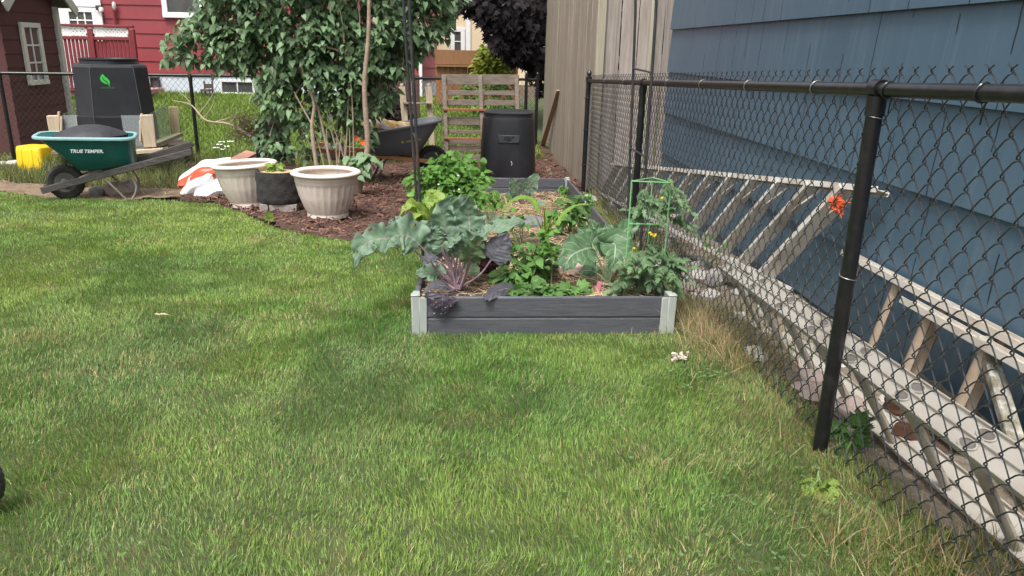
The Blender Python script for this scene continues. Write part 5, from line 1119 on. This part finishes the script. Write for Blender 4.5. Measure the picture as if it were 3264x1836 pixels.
stems = [[b, C(1340, 1000, 3.7), C(1420, 650, 3.72), C(1510, 350, 3.7), C(1560, 130, 3.68)], [b, C(1290, 1050, 3.68), C(1180, 800, 3.66), C(1140, 620, 3.66)], [b, C(1450, 1000, 3.66), C(1600, 850, 3.66)], [C(1000, 1230, 3.6), C(1010, 1130, 3.6), C(1080, 1020, 3.6)]]
def compound(p, d, L_, nl=7):
    d = V(d).normalized(); S = d.cross(V((0, 0, 1))).normalized(); q = [p]
    for k in range(1, 7): q.append(p + d*(L_*k/6) - V((0, 0, 1))*(.4*L_*(k/6)**2))
    ms_.tube(q, .0016, 5)
    for k in range(1, 6):
        for s_ in (-1, 1): l = L_*rg.uniform(.25, .42)*(1-.06*k); mb.leaf(q[k], (S*s_ + d*.5 + V((0, 0, -.15))), (rg.gauss(0, .3), -.6 + rg.gauss(0, .2), 1), l, l*.62, 'lobed', .25, .6)
    mb.leaf(q[6], d, (0, -.5, 1), L_*.42, L_*.28, 'lobed', .25, .5)
for s_ in stems: ms_.tube(spline(s_, 14), [.006-.0003*i for i in range(14)], 7)
for px, py, Y, L_ in ((1330,260,3.66,.11),(1260,230,3.66,.1),(1440,280,3.64,.12),(1540,120,3.64,.1),(1600,110,3.66,.11),(1500,200,3.7,.12),(1650,280,3.68,.12),(1740,280,3.7,.12),(1420,330,3.6,.1),(1230,330,3.68,.1),(1200,420,3.68,.1),(1640,460,3.72,.12),(1720,480,3.72,.12),(1190,360,3.7,.09),(1580,320,3.6,.11),
    (1130,880,3.58,.12),(1180,960,3.56,.13),(1260,840,3.6,.13),(1330,900,3.58,.13),(1430,880,3.56,.14),(1520,900,3.58,.14),(1600,880,3.6,.13),(1640,960,3.62,.13),(1560,1010,3.58,.13),(1480,1000,3.56,.12),(1380,1010,3.56,.13),(1300,1000,3.6,.12),(1700,980,3.64,.12),(1660,1080,3.62,.11),(1550,1080,3.6,.11),(1380,790,3.66,.12),(1480,790,3.68,.12),(1120,1090,3.58,.12),(1060,1130,3.58,.12),(1010,1200,3.58,.1),(980,1270,3.57,.08),(1180,1100,3.64,.13),(1090,960,3.6,.1),(1240,1130,3.68,.12),(1450,1110,3.62,.1)):
    for _ in range(2):
        p = C(px+rg.uniform(-25, 25), py+rg.uniform(-25, 25), Y+rg.uniform(-.04, .04)); ctr = C(1400, py, Y); dx = (p-ctr); a = rg.uniform(-1.1, 1.1); d = V((dx.x*4 + rg.gauss(0, .35), -.35 + rg.gauss(0, .5), .1 + rg.gauss(0, .3))); compound(p - d.normalized()*L_*.5, d, L_)
mb.build('foliage', m_tom, tm, True, 180); ms_.build('stem', m_gst, tm)
m_yp = mat('yellow_petal', (.75,.55,.03), rough=.5)
for px, py in ((1350, 620), (1370, 640), (1410, 640), (1400, 655), (1175, 790), (1480, 235)):
    c = C(px, py, 3.56); yf = MB()
    for k in range(5): a = k*1.257; yf.leaf(c, (math.cos(a), -.4, math.sin(a)), (0, -1, .3), .0085, .005, 'lance', .1, .3)
    yf.build('flower', m_yp, tm)

# ------------------------------------------------------------------ lilac shrub
LY = 8.5; lil = thing('lilac_shrub', 'big lilac shrub of heart shaped leaves on many bare stems', 'shrub', (hy(1120, 560, LY).x, LY, gz(-1.2, LY)))
m_lil = leaf_mat('lilac_leaf', (.1,.185,.078), (.155,.245,.118), (.185,.26,.15), 5, rough=.45, trans=.28, isl=.48, puck=.5, spec=.45)
m_lst = mat('lilac_bark', (.3,.23,.16), (.42,.34,.25), 14, .85, .4, 40); m_lst2 = mat('lilac_trunk_bark', (.24,.17,.125), (.36,.27,.2), 12, .9, .8, 30)
LB = [(560,150,.17,.5),(605,185,.12,.5),(640,105,.22,.6),(700,150,.27,.6),(725,55,.3,.6),(690,205,.12,.5),(765,185,.23,.6),(600,95,.14,.5),(540,195,.07,.5),(660,40,.16,.5),(755,120,.3,.7),(820,60,.36,.8),(860,150,.33,.8),(890,230,.3,.7),(880,310,.25,.6),(875,385,.22,.5),(960,110,.45,.9),(1000,220,.4,.8),(960,330,.26,.6),(1080,130,.45,.9),(1100,250,.38,.8),(1090,360,.26,.5),(1200,90,.45,.9),(1180,220,.34,.8),(1185,330,.2,.5),(1290,110,.33,.7),(1260,190,.25,.6),(1350,60,.34,.7),(1410,30,.2,.5),(1400,95,.12,.4),(1235,300,.12,.4),(870,450,.2,.4),(905,485,.16,.3),(990,410,.2,.35),(1085,430,.14,.25),(1165,425,.16,.3),(740,-60,.4,.8),(900,-100,.6,.9),(1080,-120,.6,.9),(1260,-90,.5,.8),(1390,-60,.4,.7),(855,515,.12,.35),(1225,320,.1,.3),(985,490,.1,.25),(1300,190,.14,.5),(1340,140,.16,.5)]
rg = random.Random(17); mb = MB(); tw = MB()
for px, py, r, dn in LB:
    c = hy(px, py, LY); n_ = int(680*r*r*dn/.18 + 14)
    for _ in range(n_):
        d = V((rg.gauss(0, 1), rg.gauss(0, 1), rg.gauss(0, 1))).normalized(); rr = r*rg.uniform(.45, 1.0)
        p = c + V((d.x*rr, d.y*rr*.95 + rg.uniform(-.1, .1), d.z*rr*.9)); a = rg.uniform(0, 6.28)
        if math.sin(9*p.x+1)*math.sin(8*p.z+2)*math.sin(7*p.y) < -.42: continue
        o = V((d.x*.6 + rg.gauss(0, .45), d.y*.6 - .2 + rg.gauss(0, .4), -.55 + rg.gauss(0, .35))); n = V((rg.gauss(0, .3) + d.x*.2, -.55 + rg.gauss(0, .3), .85 + rg.gauss(0, .25)))
        L_ = rg.uniform(.045, .098); mb.leaf(p, o, n, L_, L_*rg.uniform(.66, .84), 'heart', rg.uniform(.1, .45), rg.uniform(.0, .4))
    for _ in range(5): d = V((rg.gauss(0, 1), rg.gauss(0, .6), rg.gauss(0, .6))).normalized(); tw.tube(spline([c-d*r*.6 - V((0, 0, r*.4)), c, c+d*r*.7], 6), [.007, .006, .005, .004, .003, .002], 5)
mb.build('foliage', m_lil, lil, True, 180); tw.build('twigs', m_lst, lil)
def S2(pts, Y=LY): return [hy(500+x/2.195, y/2.195, Y) for x, y in pts]
for pts, r, Y in (([(1120,1190),(1085,900),(1100,720),(1030,540),(990,300)], .026, 8.05), ([(1225,1200),(1150,850),(1110,700),(1050,400)], .019, 8.1), ([(1285,1200),(1230,950),(1200,850),(1180,600)], .012, 8.15), ([(1380,1200),(1375,950),(1365,680),(1330,300)], .013, 8.05), ([(1310,1200),(1330,950),(1340,700),(1360,450)], .011, 8.1), ([(1085,870),(1000,720),(960,640)], .012, 8.05), ([(1265,1200),(1280,1050),(1295,900)], .010, 8.1), ([(1140,1190),(1090,1050),(1010,900),(960,760)], .010, 8.2), ([(1240,1200),(1170,960),(1120,860)], .010, 8.2), ([(1265,1200),(1255,1060),(1262,960)], .009, 8.0), ([(1298,1200),(1312,1080),(1318,980)], .008, 8.05), ([(1345,1200),(1350,1050),(1348,900)], .008, 8.0), ([(1180,1200),(1130,1010),(1090,880)], .009, 8.1), ([(1215,1200),(1195,1040),(1185,900)], .010, 8.0), ([(1150,1200),(1085,1040),(1050,960)], .008, 8.15), ([(1330,1200),(1290,1040),(1240,900),(1200,760)], .008, 8.1), ([(420,380),(560,430),(720,520),(900,700)], .012, 8.3), ([(430,460),(600,500),(760,560)], .009, 8.4), ([(1190,330),(1290,360),(1400,420)], .012, 8.1), ([(1310,300),(1300,180),(1280,60)], .011, 8.0), ([(1400,260),(1420,140),(1400,0)], .010, 8.0)):
    MB().tube(spline(S2(pts, Y+.2), 16), [r*.85*(1-.035*i) for i in range(16)], 9).build('stem', m_lst, lil)
MB().tube(spline(S2([(1405,1390),(1440,1180),(1475,1020),(1455,700),(1455,540),(1480,250),(1485,-40)], 7.8), 26), [.034*(1-.02*i) for i in range(26)], 12).build('trunk', m_lst2, lil)
mb = MB()
for px, py, r, n_, Y in ((1140, 520, .1, 16, 7.75), (1165, 505, .08, 12, 7.75), (1150, 540, .07, 8, 7.7)):
    c = hy(px, py, Y)
    for _ in range(n_): mb.leaf(c + V((rg.gauss(0, r*.6), rg.gauss(0, r*.5), rg.gauss(0, r*.4))), (rg.gauss(0, 1), -.4, -.3), (rg.gauss(0, .3), -.6, .9), .11, .075, 'ovate', .2, .25)
mb.build('low_shoot', m_lil, lil, True, 180)
br_ = thing('bare_branch', 'bare dead branch lying against the back fence left of the lilac', 'branch', hy(700, 400, 9.2)); mb = MB(); mb.tube(spline([hy(500+x/2.195, y/2.195, Y) for x, y, Y in ((115,705,9.6),(240,735,9.5),(340,840,9.3),(480,862,9.2),(560,890,9.1),(660,960,9.0))], 20), [.005+.0007*i for i in range(20)], 8)
for (x0, y0), (x1, y1) in (((330, 820), (400, 700)), ((300, 790), (440, 560)), ((420, 850), (560, 800)), ((500, 870), (560, 780)), ((240, 735), (150, 640))): mb.tube(spline([hy(500+x0/2.195, y0/2.195, 9.3), hy(500+(x0+x1)/4.39+6, (y0+y1)/4.39, 9.3), hy(500+x1/2.195, y1/2.195, 9.35)], 7), [.007, .006, .005, .005, .004, .003, .002], 6)
mb.build('wood', m_lst, br_)
tw2 = MB(); c = hy(790, 410, 9.1)
for _ in range(90): d = V((rg.gauss(0, 1), rg.gauss(0, .5), rg.gauss(0, .8))).normalized(); tw2.tube([c + V((rg.gauss(0, .12), 0, rg.gauss(0, .1))), c + d*rg.uniform(.08, .25)], .0035, 4)
tw2.build('twigs', mat('dead_twigs', (.16,.11,.075), (.24,.17,.12), 8, .9), br_)

# dark tree over the back corner, shrubs beyond the fence
mp = thing('purple_maple', 'dark purple leaved tree hanging over the back corner of the yard', 'tree', (2.6, 15.5, gz(2.6, 15.5))); mb = MB(); tw = MB()
m_mp = leaf_mat('purple_leaf', (.008,.007,.008), (.018,.013,.016), (.026,.02,.024), 5, rough=.6, trans=.08, isl=.5, spec=.15)
for px, py, r, Y in ((1480,0,.22,14),(1440,-5,.2,14.2),(1560,30,.33,14),(1590,90,.3,14),(1640,70,.42,14.2),(1600,20,.45,13.8),(1690,50,.5,14),(1540,5,.3,14.2),(1665,150,.28,14),(1590,140,.18,13.8),(1700,140,.45,14.2),(1720,210,.28,14.2),(1740,20,.7,14.4),(1560,-120,1.0,14.5),(1750,-120,1.2,15),(1900,50,1.2,15.5),(1420,-110,.5,14.3),(1715,190,.3,15),(1770,240,.5,15),(1645,175,.18,14)):
    c = hy(px, py, Y)
    for _ in range(int(620*r*r + 60)):
        d = V((rg.gauss(0, 1), rg.gauss(0, 1), rg.gauss(0, 1))).normalized(); p = c + d*r*rg.uniform(.5, 1); L_ = rg.uniform(.08, .15)
        mb.leaf(p, (d.x+rg.gauss(0, .4), -.3+rg.gauss(0, .3), -.7+rg.gauss(0, .3)), (rg.gauss(0, .4), -.7, .7), L_, L_*.9, 'maple', .2, .2)
    tw.tube(spline([V((2.6, 15.5, 1.8)), c + V((.3, .3, .1)), c], 6), [.05, .04, .03, .02, .015, .01], 6)
mb.build('crown', m_mp, mp, True, 180); tw.build('branches', m_lst2, mp); MB().tube([(2.6, 15.5, gz(2.6, 15.5)-.1), (2.62, 15.5, 1), (2.6, 15.5, 2.2)], [.22, .19, .15], 12).build('trunk', m_lst2, mp)
bush('yellow_shrub', 'yellow green shrub glowing under the dark purple tree', 'shrub', tuple(hy(1570, 300, 16)), blobs((1560, 190, 16, .32), (1580, 220, 16, .3), (1540, 225, 16, .22), (1600, 190, 16.2, .25), (1560, 160, 16.2, .2)), 700, .13, 'ovate', leaf_mat('yellow_green_leaf', (.2,.26,.02), (.3,.36,.04), (.3,.36,.08), 4, isl=.4), m_lst, 8, seed=20)
bush('green_hedge', 'low bright green planting seen between the slats of the pallet', 'hedge', tuple(hy(1560, 340, 14.5)), blobs((1500, 272, 14.5, .2, .8), (1560, 280, 14.5, .22, .8), (1610, 270, 14.5, .22, .8), (1530, 330, 14.3, .25, .6), (1600, 330, 14.3, .22, .6), (1470, 300, 14.4, .16, .6)), 500, .1, 'ovate', m_brt, m_gst, 8, seed=21)
bush('dark_shrub', 'near black leafy shrub behind the grey wheelbarrow', 'shrub', tuple(hy(1240, 420, 11.8)), blobs((1230, 330, 11.8, .26), (1270, 350, 11.7, .24), (1200, 350, 11.8, .24), (1250, 390, 11.6, .22), (1290, 390, 11.7, .18)), 620, .07, 'ovate', m_mp, m_lst2, 10, seed=22)
hf = thing('white_flower_plant', 'white flowering perennial in the rough grass left of the black bin', 'flowers', G(710, 500)); mb = MB(); ms_ = MB()
for px, py in ((700, 460), (712, 475), (722, 466), (706, 452), (690, 470), (735, 450)):
    c = hy(px, py, 10.2); ms_.tube([c - V((0, 0, .35)), c], .004, 5)
    for k in range(12): a = rg.uniform(0, 6.28); r = rg.random()**.5*.028; mb.leaf(c + V((math.cos(a)*r, math.sin(a)*r, 0)), (math.cos(a), math.sin(a)-.3, .2), (0, -.3, 1), .022, .018, 'round')
mb.build('flower_heads', mat('white_flower', (.75,.76,.68), rough=.7), hf); ms_.build('stem', m_gst, hf)
rf_ = MB()
for px, py in ((1135, 440), (1158, 452)):
    c = hy(px, py, 8.3)
    for k in range(6): a = k*1.05; rf_.leaf(c, (math.cos(a), -.3, math.sin(a)), (0, -1, .2), .035, .03, 'round', .2, .2)
put(rf_.build('orange_blossoms', mat('orange_petal', (.8,.14,.04), rough=.5)), 'two vivid orange blossoms beside the lilac trunk', 'flowers')
wd_ = thing('seedling_weed', 'lone yellowing weed with a curled stem at the edge of the mulch', 'weed', G(872, 735)); b = G(880, 738); mb = MB(); c = hy(858, 700, b.y-.02)
MB().tube(spline([b, b.lerp(c, .4)+V((-.03, 0, .0)), c], 8), .004, 6).build('stem', m_lime, wd_)
for d, L_ in (((.2, -.3, 1), .1), ((-.5, -.3, .8), .07), ((.7, -.3, .5), .06)): mb.leaf(c, d, (0, -1, .3), L_, L_*.7, 'ovate', .2, .2)
mb.build('leaf', m_lime, wd_, True, 180)
bush('broad_weed', 'broad leaved weed at the foot of the nearest fence post', 'weed', (hx(2700, 1420, 1.3).x, hx(2700, 1420, 1.3).y, gz(1.3, 2.1)), [(*hx(2705, 1385, 1.33), .045), (*hx(2660, 1420, 1.27), .03)], 16, .085, 'maple', m_pot_l, m_gst, 5, seed=30, asp=.95)
bush('lime_weed', 'lime green tuft growing in the lawn near the bottom right of the fence', 'weed', tuple(G(2620, 1570)), [(*(G(2620, 1570)+V((0, 0, .02))), .04, .5)], 26, .05, 'lobed', m_lime, m_gst, 5, seed=31)
bush('climbing_weed', 'yellow green weed among the rubble behind the far end of the fence', 'weed', tuple(hx(2260, 840, 1.5)), [(*hx(2250, 760, 1.5), .04), (*hx(2300, 790, 1.5), .03), (*hx(2270, 830, 1.5), .03)], 24, .035, 'ovate', m_brt, m_gst, 5, seed=32)

# ------------------------------------------------------------------ grass, straw, bark (uncountable: one object each)
m_grass, n, pb, out = nodes('grass_blade'); at = n.nodes.new('ShaderNodeAttribute'); at.attribute_name = 'Col'
n.links.new(at.outputs['Color'], pb.inputs['Base Color']); pb.inputs['Roughness'].default_value = .5; pb.inputs['Specular IOR Level'].default_value = .3
tr = n.nodes.new('ShaderNodeBsdfTranslucent'); ms = n.nodes.new('ShaderNodeMixShader'); ms.inputs[0].default_value = .3; n.links.new(at.outputs['Color'], tr.inputs[0]); n.links.new(pb.outputs[0], ms.inputs[1]); n.links.new(tr.outputs[0], ms.inputs[2]); n.links.new(ms.outputs[0], out.inputs[0])
def blades_mesh(name, x, y, z, L_, wd, lean_a, lean, col, curve=.35):
    N_ = len(x); d = np.stack([np.cos(lean_a), np.sin(lean_a)], 1); yaw = RNG.uniform(0, np.pi, N_); s = np.stack([np.cos(yaw), np.sin(yaw)], 1)*wd[:, None]/2
    base = np.stack([x, y, z], 1); v = np.zeros((N_, 5, 3), np.float32)
    def at_(t): 
        h = L_*lean*(t*.55 + curve*t*t); up = L_*np.sqrt(np.maximum(.05, 1-(lean*(.55+curve*t))**2))*t
        q = base.copy(); q[:, :2] += d*h[:, None]; q[:, 2] += up; return q
    b, m_, t_ = at_(np.zeros(N_)), at_(np.full(N_, .55)), at_(np.ones(N_))
    S3 = np.concatenate([s, np.zeros((N_, 1))], 1)
    v[:, 0] = b-S3; v[:, 1] = b+S3; v[:, 2] = m_+S3*.8; v[:, 3] = m_-S3*.8; v[:, 4] = t_
    i = np.arange(N_)[:, None]*5; q = np.concatenate([i, i+1, i+2, i+3], 1); tr_ = np.concatenate([i+3, i+2, i+4], 1)
    o = npmesh(name, v.reshape(-1, 3), [q, tr_], m_grass, True, np.repeat(col, 5, 0)); o['kind'] = 'stuff'; return o
def lerp3(a, b, t): return np.asarray(a)[None]*(1-t[:, None]) + np.asarray(b)[None]*t[:, None]
def scatter(n_, xr, yr, poly_in, polys_out=(), dens=None):
    x = RNG.uniform(*xr, n_); y = RNG.uniform(*yr, n_); k = inpoly(x, y, poly_in) if poly_in else np.ones(n_, bool)
    for p in polys_out: k &= ~inpoly(x, y, p)
    if dens is not None: k &= RNG.random(n_) < dens(x, y)
    # keep what the camera could see, with a margin of a step to either side
    half = 1.0 + .86*np.maximum(y, 0); k &= np.abs(x - .07*y) < half
    return x[k], y[k]
BEDP = [(-.26, 3.42), (1.08, 3.42), (1.19, 7.98), (-.15, 7.98)]
def lawn_cols(x, y, dry=.0):
    a = vn(x, y, 1.1, 21)*.6 + vn(x, y, 3.1, 22)*.4; b = vn(x, y, .7, 23)*.5 + vn(x, y, 2.3, 24)*.5; r = RNG.random(len(x))
    g = lerp3((.13, .265, .055), (.25, .36, .09), np.clip((a-.32)*2.3 + (r-.5)*.9 + .45*np.clip((-x-.3)/2.2, 0, 1)*np.clip((y-2.5)/2, 0, 1), 0, 1)); g = g + (np.clip((-x-.6)/2.2, 0, 1)*np.clip((y-2.2)/2, 0, 1))[:, None]*np.array([(.05, .03, .005)]); g = g*(1-np.clip((b-.47)*2.8, 0, 1)[:, None]*.55) + np.array([(.15, .245, .11)])*np.clip((b-.47)*2.8, 0, 1)[:, None]*.55
    dryf = vn(x, y, 2.0, 25)*.5 + vn(x, y, 6.5, 26)*.5; ps = np.clip((dryf-.47)*1.0, .03, .5) + dry
    ps = ps + .16*np.clip((.3-x)/2.0, 0, 1)*np.clip((4.2-y)/2, 0, 1)
    st_ = RNG.random(len(x)) < ps; sc = lerp3((.36, .31, .13), (.50, .41, .22), RNG.random(len(x))); g[st_] = sc[st_]
    return (g*RNG.uniform(.55, 1.5, (len(x), 1))).astype(np.float32), a, b
allx, ally = [], []
for (y0, y1, n_) in ((.8, 2.2, 330000), (2.2, 3.2, 250000), (3.2, 4.6, 260000), (4.6, 6.2, 200000), (6.2, 9.2, 210000)):
    x, y = scatter(n_, (-6.8, 1.5), (y0, y1), LAWN, (BEDP,)); allx.append(x); ally.append(y)
x = np.concatenate(allx); y = np.concatenate(ally)
cl_ = vn(x, y, 9, 31); k = RNG.random(len(x)) < .55 + .6*cl_; x, y = x[k], y[k]
col, a, b = lawn_cols(x, y)
edge = np.clip((x - (fx(0) + .0253*y) + .42)/.42, 0, 1)*(RNG.random(len(x)) < .75); ds_ = (RNG.random(len(x)) < edge*.55); col[ds_] = lerp3((.34, .25, .12), (.48, .37, .2), RNG.random(ds_.sum()))
hl = .013 + .011*vn(x, y, 2.6, 33) + .008*vn(x, y, 9, 34)
la = (vn(x, y, 2.2, 35)*2 + vn(x, y, 7, 36))*4.2 + RNG.normal(0, .9, len(x))
blades_mesh('grass', x, y, gza(x, y)+.001, hl*RNG.uniform(.6, 1.4, len(x)), np.clip(.0014+.00042*y, .002, .0042)*RNG.uniform(.8, 1.3, len(x)), la, np.clip(RNG.normal(.4, .26, len(x)), .03, 1.05), col)
# loose dry stalks and clippings on the lawn
x, y = scatter(1700, (-3, 1.3), (1.2, 5), LAWN, (BEDP,), lambda x, y: np.clip(.02+.9*np.clip((x-.1)/1.0, 0, 1), 0, 1)); blades_mesh('grass_clippings', x, y, gza(x, y)+.03*RNG.random(len(x))+.012, RNG.uniform(.04, .13, len(x)), np.full(len(x), .0018), RNG.uniform(0, 6.28, len(x)), np.full(len(x), 1.05), lerp3((.3, .29, .13), (.5, .45, .26), RNG.random(len(x))).astype(np.float32), .4)
# rough growth on the bank behind the dirt strip
x, y = scatter(70000, (-8, -1.5), (8, 11.6), [(-9, 9.9), (-6, 9.0), (-4.8, 8.5), (-3.6, 8.05), (-2.9, 8.25), (-2.4, 9.2), (-1.6, 10.3), (-1.5, 11.9), (-9, 11.2)]); col, a, b = lawn_cols(x, y, .06)
blades_mesh('rough_grass', x, y, gza(x, y), RNG.uniform(.06, .2, len(x))*(.6+.8*vn(x, y, 1.3, 40)), np.full(len(x), .006), RNG.uniform(0, 6.28, len(x)), np.clip(RNG.normal(.6, .3, len(x)), .05, 1.1), (col*np.array([.62,.55,.6])).astype(np.float32))
mx = RNG.normal(B1.x+.1, .75, 9000); my = RNG.normal(B1.y-.15, .5, 9000); hh = np.clip(1-((mx-B1.x-.05)/1.05)**2-((my-B1.y-.1)/.8)**2, 0, 1)**.35; k = (hh > .05) & (hh < .97) & (my < B1.y+.1); mx, my, hh = mx[k], my[k], hh[k]; g0 = gza(mx, my)
blades_mesh('mound_weeds', mx, my, g0 - .03 + hh*(B1.z-.09-g0+.03), RNG.uniform(.05, .17, len(mx)), np.full(len(mx), .006), RNG.uniform(0, 6.28, len(mx)), np.clip(RNG.normal(.7, .25, len(mx)), .05, 1.1), (lawn_cols(mx, my, .1)[0]*.55).astype(np.float32))
x, y = scatter(5200, (-9, 1.4), (7.3, 10), None, (LAWN, BEDP)); k = (inpoly(x, y, PATH) & (RNG.random(len(x)) < .35)) | (inpoly(x, y, [(-1.5, 8.4), (-.6, 8.3), (-.6, 9.0), (-1.6, 9.2)])); x, y = x[k], y[k]; blades_mesh('stray_grass', x, y, gza(x, y)+.01, RNG.uniform(.03, .09, len(x)), np.full(len(x), .005), RNG.uniform(0, 6.28, len(x)), np.full(len(x), .7), lawn_cols(x, y, .3)[0])
x, y = scatter(90000, (-12, 4), (11.6, 19), None, (), lambda x, y: x < 1.3+.0*y); blades_mesh('neighbour_grass', x, y, gza(x, y)+.006, RNG.uniform(.05, .11, len(x)), np.full(len(x), .013), RNG.uniform(0, 6.28, len(x)), np.full(len(x), .6), (lerp3((.13, .24, .024), (.25, .35, .055), RNG.random(len(x)))).astype(np.float32))
# tall dry grass along the fence foot, on both sides of the mesh
N_ = 26000; y = RNG.uniform(.6, 8.0, N_); x = 1.163+.0253*y + RNG.normal(.05, .14, N_); k = (vn(x*.3, y, 2.2, 50) > .34) & ((y < 3.3) | (x > 1.175+.0253*y)); x, y = x[k], y[k]; tan = RNG.random(len(x)) < .5 + .35*(vn(x, y, 1.2, 51)-.5)
col = np.where(tan[:, None], lerp3((.36, .26, .12), (.52, .41, .23), RNG.random(len(x))), lerp3((.07, .14, .03), (.16, .22, .06), RNG.random(len(x)))).astype(np.float32)
blades_mesh('fence_weeds', x, y, gza(x, y), RNG.uniform(.04, .23, len(x))**1.1*(.55+.6*vn(x, y, 1.7, 52)), RNG.uniform(.0018, .0036, len(x)), RNG.uniform(0, 6.28, len(x)), np.clip(RNG.normal(.55, .3, len(x)), .02, 1.1), col)
N_ = 620; y = RNG.normal(3.4, .26, N_); x = 1.2 + RNG.normal(0, .07, N_); blades_mesh('dry_grass_tuft', x, y, gza(x, y), RNG.uniform(.07, .24, N_), RNG.uniform(.0018, .0028, N_), RNG.normal(3.6, 1.1, N_), np.clip(RNG.normal(.7, .3, N_), .05, 1.15), lerp3((.42, .3, .16), (.62, .5, .32), RNG.random(N_)).astype(np.float32))
# clover and small broad leaves mixed into the lawn
rg = random.Random(91); mb = MB()
for _ in range(420):
    if rg.random() < .4: c = G(rg.gauss(2220, 110), rg.gauss(1195, 45))
    elif rg.random() < .7: c = G(rg.uniform(2000, 3000), rg.uniform(1380, 1900))
    else: c = G(rg.uniform(200, 2300), rg.uniform(1000, 1850))
    if c.x > fx(c.y)+.1 or (c.y > 3.35 and c.x > -.3): continue
    a = rg.uniform(0, 6.28); s_ = rg.uniform(.006, .012)
    for k in range(3): mb.leaf(c + V((0, 0, .028)), (math.cos(a+k*2.1), math.sin(a+k*2.1), .5), (0, -.2, 1), s_, s_*.7, 'ovate', .3, .2)
o = mb.build('clover', leaf_mat('clover_leaf', (.11,.21,.06), (.17,.28,.1), (.22,.32,.14), 3, isl=.35), None, True, 180); o['kind'] = 'stuff'
# straw mulch in the bed and bark chips
def sticks(name, x, y, z, L_, w_, mt, tilt=.25):
    mb = MB()
    for i in range(len(x)):
        a = RNG.uniform(0, 6.28); t = RNG.normal(0, tilt); d = V((math.cos(a)*math.cos(t), math.sin(a)*math.cos(t), math.sin(t)))*(L_[i]/2); c = V((x[i], y[i], z[i])); S = V((-math.sin(a), math.cos(a), RNG.normal(0, .5)))*(w_[i]/2); k = V((0, 0, 1))*(w_[i]*.35)
        mb.add([c-d-S, c+S-d, c+d+S*.7, c+d-S*.7, c+k], [(0, 1, 4), (1, 2, 4), (2, 3, 4), (3, 0, 4)])
    o = mb.build(name, mt, None, False); o['kind'] = 'stuff'; return o
N_ = 9000; t = RNG.random(N_); y = 3.48 + 4.4*t**1.15; x = -.19 + .0215*(y-3.45) + RNG.random(N_)*1.2; k = vn(x, y, 3, 60) + .5*RNG.random(N_) > .5; x, y = x[k], y[k]
sticks('straw', x, y, .068-.0355*(y-3.45)-.045 - .12*np.clip((y-5.2)/1.2, 0, 1) + (vn(x, y, 6, 8)-.5)*.04 + RNG.random(len(x))*.022+.004, RNG.uniform(.03, .12, len(x)), RNG.uniform(.002, .0045, len(x)), m_straw, .22)
N_ = 15000; x = RNG.uniform(-3, 1.4, N_); y = RNG.uniform(5.2, 12, N_); k = inpoly(x, y, MULCH) & ~inpoly(x, y, BEDP) & ((x < .1) | (y > 7.9)) & (RNG.random(N_) < np.where(y < 9, 1, .5)); x, y = x[k], y[k]
sticks('bark_chips', x, y, gza(x, y) + .02 + RNG.random(len(x))*.025, RNG.uniform(.02, .085, len(x)), RNG.uniform(.006, .018, len(x)), m_chip, .3)
